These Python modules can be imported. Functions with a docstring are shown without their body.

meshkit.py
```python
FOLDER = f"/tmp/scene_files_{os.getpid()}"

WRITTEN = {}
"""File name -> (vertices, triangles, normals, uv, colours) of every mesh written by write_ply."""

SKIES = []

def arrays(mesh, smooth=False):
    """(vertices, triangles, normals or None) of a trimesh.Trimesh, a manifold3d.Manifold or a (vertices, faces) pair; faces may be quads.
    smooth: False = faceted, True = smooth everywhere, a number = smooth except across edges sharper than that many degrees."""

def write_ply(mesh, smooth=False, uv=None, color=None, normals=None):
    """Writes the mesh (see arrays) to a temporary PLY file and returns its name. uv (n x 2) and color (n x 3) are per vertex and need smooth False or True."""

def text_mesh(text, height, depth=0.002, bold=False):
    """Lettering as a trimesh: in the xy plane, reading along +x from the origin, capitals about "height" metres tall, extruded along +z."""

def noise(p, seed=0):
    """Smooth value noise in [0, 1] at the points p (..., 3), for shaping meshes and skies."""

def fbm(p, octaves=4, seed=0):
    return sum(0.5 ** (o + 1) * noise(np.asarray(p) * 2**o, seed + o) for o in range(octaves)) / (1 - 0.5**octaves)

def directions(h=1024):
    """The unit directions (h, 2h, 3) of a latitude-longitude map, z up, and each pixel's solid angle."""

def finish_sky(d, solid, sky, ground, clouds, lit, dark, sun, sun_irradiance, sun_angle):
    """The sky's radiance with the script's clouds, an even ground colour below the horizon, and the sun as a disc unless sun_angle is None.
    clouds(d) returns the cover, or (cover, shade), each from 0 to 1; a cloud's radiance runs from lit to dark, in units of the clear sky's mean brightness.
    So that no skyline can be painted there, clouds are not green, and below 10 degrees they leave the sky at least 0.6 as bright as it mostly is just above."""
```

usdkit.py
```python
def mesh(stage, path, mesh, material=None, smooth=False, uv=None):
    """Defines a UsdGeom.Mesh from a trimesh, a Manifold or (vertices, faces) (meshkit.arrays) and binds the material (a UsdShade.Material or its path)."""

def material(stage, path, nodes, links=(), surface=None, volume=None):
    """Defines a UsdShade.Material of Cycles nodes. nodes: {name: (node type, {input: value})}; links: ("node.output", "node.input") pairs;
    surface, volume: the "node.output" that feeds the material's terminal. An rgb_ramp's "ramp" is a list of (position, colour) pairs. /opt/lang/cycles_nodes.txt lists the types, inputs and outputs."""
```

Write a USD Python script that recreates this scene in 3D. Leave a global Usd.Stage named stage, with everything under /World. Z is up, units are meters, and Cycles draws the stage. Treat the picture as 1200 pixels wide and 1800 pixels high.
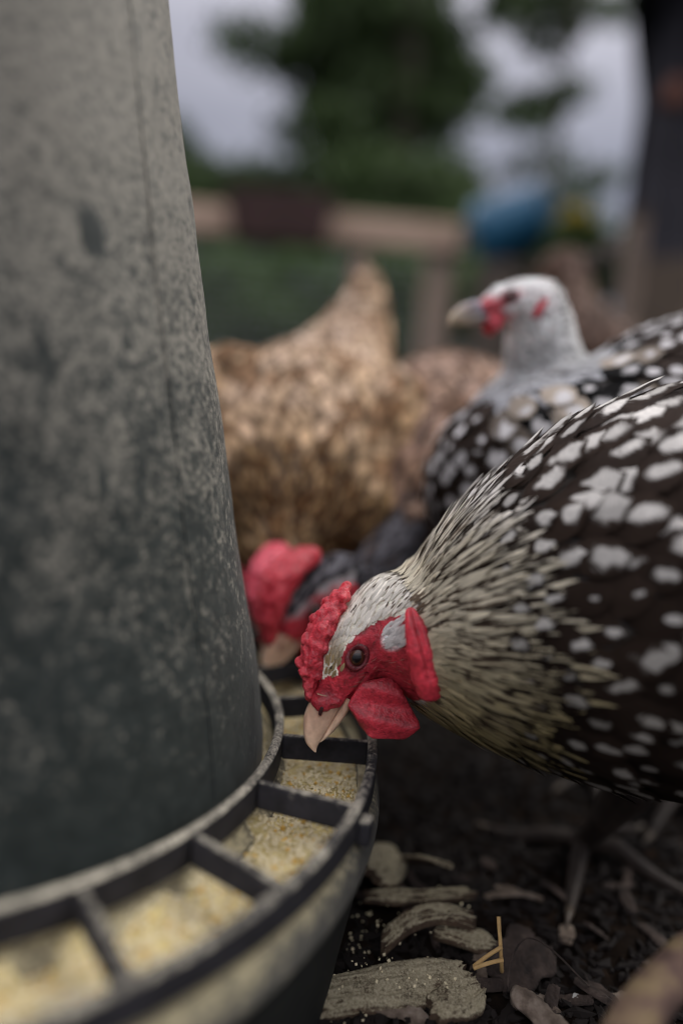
import math
import numpy as np
import trimesh
import manifold3d as m3
from scipy.spatial import cKDTree
import usdkit
import meshkit
from pxr import Usd, UsdGeom, UsdLux, UsdShade, Gf, Sdf, Vt

# ------------------------------------------------------------------ camera, sky, sun
stage = Usd.Stage.CreateInMemory()
UsdGeom.SetStageUpAxis(stage, UsdGeom.Tokens.z)
UsdGeom.SetStageMetersPerUnit(stage, 1.0)
UsdGeom.Xform.Define(stage, '/World')
UsdGeom.Scope.Define(stage, '/World/Looks')

CAM = np.array([0.0, 0.0, 0.28])
PITCH = -0.145
ROLL = 0.08
EXPOSURE = 0.78
SKY_STRENGTH = 0.10
SUN_ELEV, SUN_AZ = math.radians(48), math.radians(72)      # azimuth measured from +y towards +x
SUN_INTENSITY, SUN_ANGLE = 0.40, 30.0

cam = UsdGeom.Camera.Define(stage, '/World/camera')
cam.CreateHorizontalApertureAttr(24.0)
cam.CreateVerticalApertureAttr(36.0)
cam.CreateFocalLengthAttr(24.0)
cam.CreateFStopAttr(1.25)
cam.CreateFocusDistanceAttr(0.337)
cam.CreateClippingRangeAttr((0.02, 2000.0))
cam.CreateExposureAttr(EXPOSURE)
cam.AddTranslateOp().Set(Gf.Vec3d(*CAM))
cam.AddRotateXOp().Set(90 + math.degrees(PITCH))
cam.AddRotateZOp().Set(math.degrees(ROLL))

M = lambda name, nodes, links, surface=None, volume=None: usdkit.material(stage, '/World/Looks/' + name, nodes, links, surface=surface, volume=volume)

sky_mat = M('overcast_sky', {
    'tc': ('texture_coordinate', {}),
    'mp': ('mapping', {'scale': (1.2, 1.2, 3.0)}),
    'n': ('noise_texture', {'scale': 1.6, 'detail': 5.0, 'roughness': 0.55}),
    'r': ('rgb_ramp', {'ramp': [(0.3, (1.30, 1.33, 1.66)), (0.7, (1.95, 1.97, 2.34))]}),
    'sky': ('sky_texture', {'sky_type': 'single_scattering', 'sun_disc': False, 'sun_elevation': SUN_ELEV, 'sun_rotation': SUN_AZ}),
    'sz': ('separate_xyz', {}), 'zen': ('map_range', {'range_type': 'smoothstep', 'from_min': 0.25, 'from_max': 0.95, 'to_min': 0.0, 'to_max': 1.0, 'clamp': True}),
    'zc': ('mix_color', {'a': (1.0, 1.0, 1.0), 'b': (6.9, 6.5, 5.7), 'use_clamp': False}), 'cl': ('mix_color', {'blend_type': 'multiply', 'fac': 1.0, 'use_clamp': False}),
    'mix': ('mix_color', {'fac': 0.93, 'use_clamp': False}),
    'bg': ('background_shader', {'strength': SKY_STRENGTH}),
}, [('tc.generated', 'mp.vector'), ('mp.vector', 'n.vector'), ('n.fac', 'r.fac'), ('tc.generated', 'sz.vector'), ('sz.z', 'zen.value'), ('zen.result', 'zc.fac'), ('r.color', 'cl.a'), ('zc.result', 'cl.b'), ('sky.color', 'mix.a'), ('cl.result', 'mix.b'), ('mix.result', 'bg.color')], surface='bg.background')
sky = UsdLux.DomeLight.Define(stage, '/World/sky')
UsdShade.MaterialBindingAPI.Apply(sky.GetPrim()).Bind(sky_mat)
sky.GetPrim().SetCustomDataByKey('kind', 'structure')
sun = UsdLux.DistantLight.Define(stage, '/World/sun')
sun.CreateIntensityAttr(SUN_INTENSITY)
sun.CreateAngleAttr(SUN_ANGLE)
sun.CreateNormalizeAttr(True)
sun.CreateColorAttr(Gf.Vec3f(1.0, 0.96, 0.9))
sun.AddRotateZOp().Set(-math.degrees(SUN_AZ))
sun.AddRotateXOp().Set(-(90 - math.degrees(SUN_ELEV)))

# ------------------------------------------------------------------ helpers
F = np.array([0, math.cos(PITCH), math.sin(PITCH)])
U = np.array([0, -math.sin(PITCH), math.cos(PITCH)])
R = np.array([1.0, 0, 0])
R, U = math.cos(ROLL) * R + math.sin(ROLL) * U, -math.sin(ROLL) * R + math.cos(ROLL) * U


def at(px, py, t):
    """World point seen at pixel (px, py) of the 1200 x 1800 photograph, t metres in front of the camera."""
    return CAM + t * (F + (px - 600) / 1200.0 * R + (900 - py) / 1200.0 * U)


def on_ground(px, py, z=0.0):
    d = F + (px - 600) / 1200.0 * R + (900 - py) / 1200.0 * U
    return CAM + d * ((z - CAM[2]) / d[2])


used = {}


def path_for(name, parent='/World'):
    key = parent + '/' + name
    n = used.get(key, 0)
    used[key] = n + 1
    return key if n == 0 else f'{key}_{n:03d}'


def tag(prim, label=None, cat=None, group=None, kind=None):
    prim = prim.GetPrim() if hasattr(prim, 'GetPrim') else prim
    for k, v in (('label', label), ('category', cat), ('group', group), ('kind', kind)):
        if v:
            prim.SetCustomDataByKey(k, v)
    return prim


def thing(name, label, cat, loc=(0, 0, 0), group=None):
    x = UsdGeom.Xform.Define(stage, path_for(name))
    x.AddTranslateOp().Set(Gf.Vec3d(*[float(c) for c in loc]))
    tag(x, label, cat, group)
    return str(x.GetPath()), np.array(loc, float)


def put(name, mesh, mat, parent='/World', origin=(0, 0, 0), smooth=False, attrs=None, uv=None, label=None, cat=None, group=None, kind=None):
    """One Mesh prim. mesh in world coordinates; origin = where the parent Xform stands."""
    p = path_for(name, parent)
    v, f, n = meshkit.arrays(mesh, smooth)
    g = usdkit.mesh(stage, p, (v - np.asarray(origin), f), mat, uv=uv)
    if n is not None:
        g.CreateNormalsAttr(Vt.Vec3fArray.FromNumpy(n.astype(np.float32)))
        g.SetNormalsInterpolation('vertex')
    for k, a in (attrs or {}).items():
        pv = UsdGeom.PrimvarsAPI(g).CreatePrimvar(k, Sdf.ValueTypeNames.Color3fArray, 'vertex')
        pv.Set(Vt.Vec3fArray.FromNumpy(np.asarray(a, np.float32)))
    tag(g, label, cat, group, kind)
    return p


def unit(a):
    a = np.asarray(a, float)
    return a / np.maximum(np.linalg.norm(a, axis=-1, keepdims=True), 1e-12)


def tm(man):
    if isinstance(man, trimesh.Trimesh):
        return man
    m = man.to_mesh()
    return trimesh.Trimesh(m.vert_properties[:, :3], m.tri_verts, process=False)


def man(mesh):
    return m3.Manifold(m3.Mesh(np.asarray(mesh.vertices, np.float32), np.asarray(mesh.faces, np.uint32)))


def ball(c, r, frame=None, seg=20):
    """Ellipsoid; r a number or three radii along the rows of frame."""
    s = m3.Manifold.sphere(1.0, seg)
    r = np.broadcast_to(np.asarray(r, float), 3)
    fr = np.eye(3) if frame is None else np.asarray(frame)
    A = np.zeros((3, 4))
    A[:, :3] = (fr.T * r)
    A[:, 3] = c
    return s.transform(A)


def chain(balls):
    out = None
    for a, b in zip(balls[:-1], balls[1:]):
        h = m3.Manifold.batch_hull([a, b])
        out = h if out is None else out + h
    return out


def refined(manifold, edge, it=10, lamb=0.5):
    t = tm(manifold.refine_to_length(edge))
    t.merge_vertices()
    trimesh.smoothing.filter_taubin(t, lamb=lamb, nu=lamb + 0.03, iterations=it)
    return t


def lathe(profile, a0=0.0, a1=2 * np.pi, n=96, center=(0, 0, 0), close=False):
    """Surface of revolution of (r, z) points; close = the profile is a closed loop."""
    prof = np.asarray(profile, float)
    full = abs(a1 - a0) > 2 * np.pi - 1e-6
    ang = np.linspace(a0, a1, n, endpoint=not full)
    P = np.stack([prof[None, :, 0] * np.cos(ang)[:, None], prof[None, :, 0] * np.sin(ang)[:, None], np.broadcast_to(prof[None, :, 1], (len(ang), len(prof)))], -1)
    k = len(prof)
    fs = []
    I = len(ang) if full else len(ang) - 1
    J = k if close else k - 1
    i, j = np.meshgrid(np.arange(I), np.arange(J), indexing='ij')
    i2, j2 = (i + 1) % len(ang), (j + 1) % k
    q = np.stack([i * k + j, i2 * k + j, i2 * k + j2, i * k + j2], -1).reshape(-1, 4)
    f = np.vstack([q[:, [0, 1, 2]], q[:, [0, 2, 3]]])
    return trimesh.Trimesh(P.reshape(-1, 3) + np.asarray(center), f, process=False)


def tube(points, radii, sides=8, caps=True):
    p = np.asarray(points, float)
    r = np.broadcast_to(np.asarray(radii, float), (len(p),))
    t = unit(np.gradient(p, axis=0))
    a = unit(np.cross(t, np.where(np.abs(t[:, 2:]) < 0.9, [0, 0, 1.0], [1.0, 0, 0])))
    b = np.cross(t, a)
    ang = np.arange(sides) * 2 * np.pi / sides
    v = p[:, None] + r[:, None, None] * (np.cos(ang)[None, :, None] * a[:, None] + np.sin(ang)[None, :, None] * b[:, None])
    i, j = np.meshgrid(np.arange(len(p) - 1), np.arange(sides), indexing='ij')
    q = np.stack([i * sides + j, i * sides + (j + 1) % sides, (i + 1) * sides + (j + 1) % sides, (i + 1) * sides + j], -1).reshape(-1, 4)
    f = [q[:, [0, 1, 2]], q[:, [0, 2, 3]]]
    v = v.reshape(-1, 3)
    if caps:
        n = len(v)
        v = np.vstack([v, p[0], p[-1]])
        k = np.arange(sides)
        f += [np.stack([np.full(sides, n), (k + 1) % sides, k], 1), np.stack([np.full(sides, n + 1), n - sides + k, n - sides + (k + 1) % sides], 1)]
    return trimesh.Trimesh(v, np.vstack(f), process=False)


def spline(pts, n):
    from scipy.interpolate import CubicSpline
    pts = np.asarray(pts, float)
    s = np.concatenate([[0], np.cumsum(np.linalg.norm(np.diff(pts, axis=0), axis=1))])
    return CubicSpline(s, pts)(np.linspace(0, s[-1], n))


def box(c, size, axes=None, bevel=0.0):
    s = np.asarray(size, float)
    if bevel:
        b = m3.Manifold.cube(tuple(s - 2 * bevel), True)
        sp = m3.Manifold.sphere(bevel, 8)
        t = tm(m3.Manifold.batch_hull([sp.translate(tuple((s / 2 - bevel) * np.array(k))) for k in np.ndindex(2, 2, 2) for k in [np.array(k) * 2 - 1]]))
    else:
        t = trimesh.creation.box(s)
    v = np.asarray(t.vertices)
    if axes is not None:
        v = v @ np.asarray(axes)
    return trimesh.Trimesh(v + np.asarray(c), t.faces, process=False)


cat_mesh = trimesh.util.concatenate

# ------------------------------------------------------------------ materials


def noisy(name, cols, scale=30.0, rough=0.8, detail=6.0, bump=0.0, bscale=None, extra=None, spec=0.3, bdist=0.002):
    """Plain rough material with noise between the colours."""
    k = np.linspace(0.3, 0.7, len(cols))
    nodes = {
        'g': ('geometry', {}),
        'n': ('noise_texture', {'scale': scale, 'detail': detail, 'roughness': 0.65}),
        'r': ('rgb_ramp', {'ramp': list(zip(k, cols))}),
        'p': ('principled_bsdf', {'roughness': rough, 'specular_ior_level': spec}),
    }
    links = [('g.position', 'n.vector'), ('n.fac', 'r.fac'), ('r.color', 'p.base_color')]
    if bump:
        nodes['bn'] = ('noise_texture', {'scale': bscale or scale * 3, 'detail': 6.0, 'roughness': 0.7})
        nodes['b'] = ('bump', {'strength': bump, 'distance': bdist})
        links += [('g.position', 'bn.vector'), ('bn.fac', 'b.height'), ('b.normal', 'p.normal')]
    return M(name, nodes, links, surface='p.BSDF')


# feathers: colours per feather in primvars c1 (inside the pattern), c2 (outside), pat = (centre u, half length, half width)
feather_mat = M('feather', {
    'a1': ('attribute', {'attribute': 'c1'}), 'a2': ('attribute', {'attribute': 'c2'}), 'ap': ('attribute', {'attribute': 'pat'}), 'ar': ('attribute', {'attribute': 'rnd'}), 'sr': ('separate_xyz', {}),
    'uv': ('attribute', {'attribute': 'st'}), 'geo': ('geometry', {}),
    's': ('separate_xyz', {}), 'sp': ('separate_xyz', {}),
    'du': ('math', {'math_type': 'subtract'}), 'dua': ('math', {'math_type': 'divide'}), 'du2': ('math', {'math_type': 'multiply'}),
    'dv': ('math', {'math_type': 'subtract', 'value2': 0.5}), 'dvb': ('math', {'math_type': 'divide'}), 'dv2': ('math', {'math_type': 'multiply'}),
    'sum': ('math', {'math_type': 'add'}), 'rt': ('math', {'math_type': 'sqrt'}),
    # barb coordinates
    'av': ('math', {'math_type': 'absolute'}), 'k': ('math', {'math_type': 'multiply', 'value2': 0.55}), 'bu': ('math', {'math_type': 'subtract'}),
    'rnd': ('math', {'math_type': 'multiply', 'value2': 50.0}),
    'bx': ('math', {'math_type': 'multiply', 'value2': 46.0}), 'by': ('math', {'math_type': 'multiply', 'value2': 3.0}),
    'bc': ('combine_xyz', {}),
    'bn': ('noise_texture', {'scale': 1.0, 'detail': 2.0}),
    'wn': ('map_range', {'from_min': 0.2, 'from_max': 0.8, 'to_min': -0.38, 'to_max': 0.38}),
    'lx': ('math', {'math_type': 'multiply', 'value2': 3.2}), 'ly': ('math', {'math_type': 'multiply', 'value2': 2.6}), 'lc': ('combine_xyz', {}), 'ln': ('noise_texture', {'scale': 1.0, 'detail': 1.0}),
    'lw': ('map_range', {'from_min': 0.2, 'from_max': 0.8, 'to_min': -0.62, 'to_max': 0.62}), 'ad2': ('math', {'math_type': 'add'}),
    'ad': ('math', {'math_type': 'add'}),
    'ss': ('map_range', {'range_type': 'smoothstep', 'from_min': 0.80, 'from_max': 1.0, 'to_min': 1.0, 'to_max': 0.0}), 'sf': ('map_range', {'from_min': 0.0, 'from_max': 1.0, 'to_min': 0.95, 'to_max': 1.28}),
    'sg': ('map_range', {'from_min': 0.0, 'from_max': 1.0, 'to_min': 0.80, 'to_max': 0.66}),
    'mx': ('mix_color', {}),
    'tone': ('map_range', {'from_min': 0.25, 'from_max': 0.75, 'to_min': 0.72, 'to_max': 1.2}),
    'rv': ('map_range', {'from_min': 0.0, 'from_max': 1.0, 'to_min': 0.78, 'to_max': 1.1}),
    'tm': ('math', {'math_type': 'multiply'}),
    'cc': ('combine_xyz', {}), 'mul': ('mix_color', {'blend_type': 'multiply', 'fac': 1.0, 'use_clamp': False}),
    'bp': ('bump', {'strength': 0.5, 'distance': 0.0006}),
    'p': ('principled_bsdf', {'roughness': 0.7, 'specular_ior_level': 0.08}),
    'tl': ('translucent_bsdf', {}), 'mc': ('mix_closure', {'fac': 0.12}),
}, [('uv.vector', 's.vector'), ('ap.vector', 'sp.vector'),
    ('s.x', 'du.value1'), ('sp.x', 'du.value2'), ('du.value', 'dua.value1'), ('sp.y', 'dua.value2'), ('dua.value', 'du2.value1'), ('dua.value', 'du2.value2'),
    ('s.y', 'dv.value1'), ('dv.value', 'dvb.value1'), ('sp.z', 'dvb.value2'), ('dvb.value', 'dv2.value1'), ('dvb.value', 'dv2.value2'),
    ('du2.value', 'sum.value1'), ('dv2.value', 'sum.value2'), ('sum.value', 'rt.value1'),
    ('dv.value', 'av.value1'), ('av.value', 'k.value1'), ('s.x', 'bu.value1'), ('k.value', 'bu.value2'), ('bu.value', 'bx.value1'), ('s.y', 'by.value1'),
    ('ar.vector', 'sr.vector'), ('sr.x', 'rnd.value1'), ('bx.value', 'bc.x'), ('by.value', 'bc.y'), ('rnd.value', 'bc.z'), ('bc.vector', 'bn.vector'),
    ('bn.fac', 'wn.value'), ('rt.value', 'ad.value1'), ('wn.result', 'ad.value2'), ('s.x', 'lx.value1'), ('s.y', 'ly.value1'), ('lx.value', 'lc.x'), ('ly.value', 'lc.y'), ('rnd.value', 'lc.z'), ('lc.vector', 'ln.vector'), ('ln.fac', 'lw.value'), ('ad.value', 'ad2.value1'), ('lw.result', 'ad2.value2'), ('ad2.value', 'ss.value'), ('sr.z', 'sf.value'), ('sf.result', 'ss.from_max'), ('sr.z', 'sg.value'), ('sg.result', 'ss.from_min'),
    ('ss.result', 'mx.fac'), ('a2.color', 'mx.a'), ('a1.color', 'mx.b'),
    ('bn.fac', 'tone.value'), ('sr.y', 'rv.value'), ('tone.result', 'tm.value1'), ('rv.result', 'tm.value2'),
    ('tm.value', 'cc.x'), ('tm.value', 'cc.y'), ('tm.value', 'cc.z'), ('mx.result', 'mul.a'), ('cc.vector', 'mul.b'),
    ('bn.fac', 'bp.height'), ('bp.normal', 'p.normal'), ('mul.result', 'p.base_color'), ('mul.result', 'tl.color'), ('p.BSDF', 'mc.closure1'), ('tl.BSDF', 'mc.closure2')], surface='mc.closure')

# bare skin and the body under the plumage: colour per vertex in primvar col
skin_mat = M('hen_skin', {
    'a': ('attribute', {'attribute': 'col'}), 'g': ('geometry', {}),
    'n': ('noise_texture', {'scale': 420.0, 'detail': 4.0, 'roughness': 0.6}),
    'tone': ('map_range', {'from_min': 0.3, 'from_max': 0.7, 'to_min': 0.6, 'to_max': 1.3}),
    'cc': ('combine_xyz', {}), 'mul': ('mix_color', {'blend_type': 'multiply', 'fac': 1.0, 'use_clamp': False}),
    'v': ('voronoi_texture', {'scale': 900.0}), 'n2': ('noise_texture', {'scale': 260.0, 'detail': 3.0}),
    'h': ('math', {'math_type': 'add'}), 'bp': ('bump', {'strength': 0.34, 'distance': 0.0006}),
    'p': ('principled_bsdf', {'roughness': 0.45, 'specular_ior_level': 0.4, 'subsurface_weight': 0.22, 'subsurface_scale': 0.003, 'subsurface_radius': (1.0, 0.25, 0.2)}),
}, [('g.position', 'n.vector'), ('g.position', 'v.vector'), ('g.position', 'n2.vector'), ('n.fac', 'tone.value'), ('tone.result', 'cc.x'), ('tone.result', 'cc.y'), ('tone.result', 'cc.z'),
    ('a.color', 'mul.a'), ('cc.vector', 'mul.b'), ('mul.result', 'p.base_color'), ('v.distance', 'h.value1'), ('n2.fac', 'h.value2'), ('h.value', 'bp.height'), ('bp.normal', 'p.normal')], surface='p.BSDF')
eye_mat = M('hen_eye', {'a': ('attribute', {'attribute': 'col'}), 'p': ('principled_bsdf', {'roughness': 0.2, 'specular_ior_level': 0.4, 'coat_weight': 0.15})}, [('a.color', 'p.base_color')], surface='p.BSDF')
beak_mat = M('hen_beak', {
    'a': ('attribute', {'attribute': 'col'}), 'g': ('geometry', {}), 'n': ('noise_texture', {'scale': 300.0, 'detail': 5.0}),
    'tone': ('map_range', {'from_min': 0.3, 'from_max': 0.7, 'to_min': 0.8, 'to_max': 1.12}), 'cc': ('combine_xyz', {}),
    'mul': ('mix_color', {'blend_type': 'multiply', 'fac': 1.0, 'use_clamp': False}),
    'p': ('principled_bsdf', {'roughness': 0.38, 'specular_ior_level': 0.45, 'subsurface_weight': 0.1, 'subsurface_scale': 0.003})},
    [('g.position', 'n.vector'), ('n.fac', 'tone.value'), ('tone.result', 'cc.x'), ('tone.result', 'cc.y'), ('tone.result', 'cc.z'), ('a.color', 'mul.a'), ('cc.vector', 'mul.b'), ('mul.result', 'p.base_color')], surface='p.BSDF')
leg_mat = noisy('hen_leg', [(0.010, 0.007, 0.005), (0.03, 0.02, 0.014)], scale=160, rough=0.6, bump=0.4)


def dusty(name, base, dust, amount, scale=420.0, up=0.35, rough=0.75, patch=9.0, gradient=None, metallic=0.0, scratch=False):
    """Dark worn surface with feed dust in specks, thicker on faces that look upwards (that is where dust lies); gradient = (z0, z1, add at z1)."""
    nodes = {
        'g': ('geometry', {}), 'sn': ('separate_xyz', {}), 'spz': ('separate_xyz', {}),
        'n1': ('noise_texture', {'scale': scale, 'detail': 6.0, 'roughness': 0.75}),
        'n2': ('noise_texture', {'scale': patch, 'detail': 6.0, 'roughness': 0.7}),
        'n3': ('noise_texture', {'scale': 95.0, 'detail': 6.0, 'roughness': 0.7}),
        'nz': ('map_range', {'from_min': 0.1, 'from_max': 0.9, 'to_min': 0.0, 'to_max': up, 'clamp': True}),
        'gr': ('map_range', {'from_min': gradient[0] if gradient else 0, 'from_max': gradient[1] if gradient else 1, 'to_min': 0.0, 'to_max': gradient[2] if gradient else 0.0, 'clamp': True}),
        'm1': ('math', {'math_type': 'multiply', 'value2': 0.85 if scratch else 0.6}), 'm2': ('math', {'math_type': 'multiply', 'value2': 0.36 if scratch else 0.55}), 'm3': ('math', {'math_type': 'multiply', 'value2': 0.40 if scratch else 0.45}),
        'a1': ('math', {'math_type': 'add'}), 'a2': ('math', {'math_type': 'add'}), 'a3': ('math', {'math_type': 'add'}), 'a4': ('math', {'math_type': 'add'}),
        'f': ('map_range', {'range_type': 'smoothstep', 'from_min': (1.00 if scratch else 1.02) - amount, 'from_max': (1.27 if scratch else 1.30) - amount, 'to_min': 0.0, 'to_max': 0.92, 'clamp': True}),
        'bc': ('rgb_ramp', {'ramp': [(0.3, base[0]), (0.7, base[1])]}),
        'dc': ('rgb_ramp', {'ramp': [(0.3, dust[0]), (0.7, dust[1])]}),
        'mx': ('mix_color', {}), 'bp': ('bump', {'strength': 0.5, 'distance': 0.0008}),
        'p': ('principled_bsdf', {'roughness': rough, 'metallic': metallic, 'specular_ior_level': 0.2, 'sheen_weight': 0.12 if scratch else 0.0, 'sheen_roughness': 0.4, 'sheen_tint': (0.9, 0.88, 0.82)}),
    }
    links = [('g.position', 'n1.vector'), ('g.position', 'n2.vector'), ('g.position', 'n3.vector'), ('g.normal', 'sn.vector'), ('g.position', 'spz.vector'), ('sn.z', 'nz.value'), ('spz.z', 'gr.value'),
             ('n1.fac', 'm1.value1'), ('n2.fac', 'm2.value1'), ('n3.fac', 'm3.value1'), ('m1.value', 'a1.value1'), ('m2.value', 'a1.value2'), ('a1.value', 'a2.value1'), ('nz.result', 'a2.value2'),
             ('a2.value', 'a3.value1'), ('gr.result', 'a3.value2'), ('a3.value', 'a4.value1'), ('m3.value', 'a4.value2'), ('a4.value', 'f.value'),
             ('n3.fac', 'bc.fac'), ('n1.fac', 'dc.fac'), ('f.result', 'mx.fac'), ('bc.color', 'mx.a'), ('dc.color', 'mx.b'), ('mx.result', 'p.base_color'),
             ('n1.fac', 'bp.height'), ('bp.normal', 'p.normal')]
    if scratch:
        nodes['mp'] = ('mapping', {'scale': (42.0, 42.0, 13.0)})
        nodes['ns'] = ('noise_texture', {'scale': 1.0, 'detail': 3.0, 'roughness': 0.55})
        nodes['sc'] = ('map_range', {'range_type': 'smoothstep', 'from_min': 0.62, 'from_max': 0.68, 'to_min': 1.0, 'to_max': 0.02, 'clamp': True})
        nodes['fm'] = ('math', {'math_type': 'multiply'})
        links = [l for l in links if l != ('f.result', 'mx.fac')] + [('g.position', 'mp.vector'), ('mp.vector', 'ns.vector'), ('ns.fac', 'sc.value'), ('sc.result', 'fm.value1'), ('f.result', 'fm.value2'), ('fm.value', 'mx.fac')]
    return M(name, nodes, links, surface='p.BSDF')


DUST = ((0.26, 0.24, 0.19), (0.46, 0.43, 0.34))
hopper_mat = dusty('dusty_galvanised_metal', ((0.009, 0.013, 0.012), (0.026, 0.033, 0.031)), ((0.085, 0.084, 0.072), (0.25, 0.235, 0.195)), 0.12, scale=300, up=0.2, patch=30.0, gradient=(0.13, 0.40, 0.32), rough=0.6, scratch=True)
ring_mat = dusty('dusty_black_plastic', ((0.010, 0.010, 0.011), (0.028, 0.027, 0.031)), DUST, 0.11, up=0.22, scale=420, patch=60.0)
inner_ring_mat = dusty('dusty_black_plastic_thick', ((0.010, 0.010, 0.011), (0.028, 0.027, 0.031)), DUST, 0.05, up=0.33, scale=620)
bowl_mat = dusty('dark_green_plastic', ((0.008, 0.009, 0.008), (0.016, 0.017, 0.015)), DUST, -0.12, up=0.3)
rim_mat = dusty('feed_covered_rim', ((0.05, 0.05, 0.045), (0.10, 0.095, 0.08)), ((0.26, 0.225, 0.125), (0.44, 0.39, 0.25)), 0.12, up=0.42, scale=420)
feed_mat = M('ground_feed', {
    'g': ('geometry', {}), 'n': ('noise_texture', {'scale': 380.0, 'detail': 5.0, 'roughness': 0.7}), 'n2': ('noise_texture', {'scale': 30.0, 'detail': 4.0}),
    'r': ('rgb_ramp', {'ramp': [(0.28, (0.16, 0.10, 0.04)), (0.36, (0.44, 0.34, 0.13)), (0.52, (0.62, 0.52, 0.24)), (0.64, (0.70, 0.60, 0.31)), (0.72, (0.62, 0.38, 0.08))]}),
    'r2': ('map_range', {'from_min': 0.3, 'from_max': 0.7, 'to_min': 0.75, 'to_max': 1.1}), 'cc': ('combine_xyz', {}),
    'mul': ('mix_color', {'blend_type': 'multiply', 'fac': 1.0}), 'bp': ('bump', {'strength': 0.8, 'distance': 0.0015}),
    'p': ('principled_bsdf', {'roughness': 0.95, 'specular_ior_level': 0.1})},
    [('g.position', 'n.vector'), ('g.position', 'n2.vector'), ('n.fac', 'r.fac'), ('n2.fac', 'r2.value'), ('r2.result', 'cc.x'), ('r2.result', 'cc.y'), ('r2.result', 'cc.z'),
     ('r.color', 'mul.a'), ('cc.vector', 'mul.b'), ('mul.result', 'p.base_color'), ('n.fac', 'bp.height'), ('bp.normal', 'p.normal')], surface='p.BSDF')
grain_mat = M('feed_grain', {'g': ('geometry', {}), 'r': ('rgb_ramp', {'ramp': [(0, (0.62, 0.55, 0.36)), (0.45, (0.56, 0.47, 0.26)), (0.72, (0.60, 0.38, 0.10)), (0.86, (0.30, 0.17, 0.07)), (1, (0.10, 0.09, 0.06))]}),
    'p': ('principled_bsdf', {'roughness': 0.85, 'specular_ior_level': 0.2})}, [('g.random_per_island', 'r.fac'), ('r.color', 'p.base_color')], surface='p.BSDF')
soil_mat = M('dark_soil', {
    'g': ('geometry', {}), 'n': ('noise_texture', {'scale': 60.0, 'detail': 8.0, 'roughness': 0.7}), 'n2': ('noise_texture', {'scale': 0.9, 'detail': 4.0}), 'sp': ('separate_xyz', {}),
    'r': ('rgb_ramp', {'ramp': [(0.3, (0.003, 0.0024, 0.002)), (0.55, (0.010, 0.0066, 0.0045)), (0.75, (0.034, 0.021, 0.013))]}),
    'gr': ('rgb_ramp', {'ramp': [(0.3, (0.03, 0.055, 0.018)), (0.7, (0.06, 0.10, 0.03))]}),
    'far': ('map_range', {'range_type': 'smoothstep', 'from_min': 2.6, 'from_max': 4.0, 'clamp': True}),
    'mx': ('mix_color', {}), 'bp': ('bump', {'strength': 0.9, 'distance': 0.004}),
    'p': ('principled_bsdf', {'roughness': 0.95, 'specular_ior_level': 0.06})},
    [('g.position', 'n.vector'), ('g.position', 'n2.vector'), ('g.position', 'sp.vector'), ('n.fac', 'r.fac'), ('n2.fac', 'gr.fac'), ('sp.y', 'far.value'), ('far.result', 'mx.fac'), ('r.color', 'mx.a'), ('gr.color', 'mx.b'),
     ('mx.result', 'p.base_color'), ('n.fac', 'bp.height'), ('bp.normal', 'p.normal')], surface='p.BSDF')
chip_mat = dusty('dusty_wood', ((0.03, 0.02, 0.013), (0.08, 0.052, 0.032)), ((0.17, 0.15, 0.09), (0.40, 0.36, 0.25)), 0.20, up=0.28, scale=800, patch=55.0, rough=0.9)
bark_mat = noisy('dark_bark', [(0.012, 0.009, 0.008), (0.035, 0.025, 0.02), (0.075, 0.055, 0.045)], scale=90, rough=0.9, bump=0.8, bscale=200)
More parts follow.
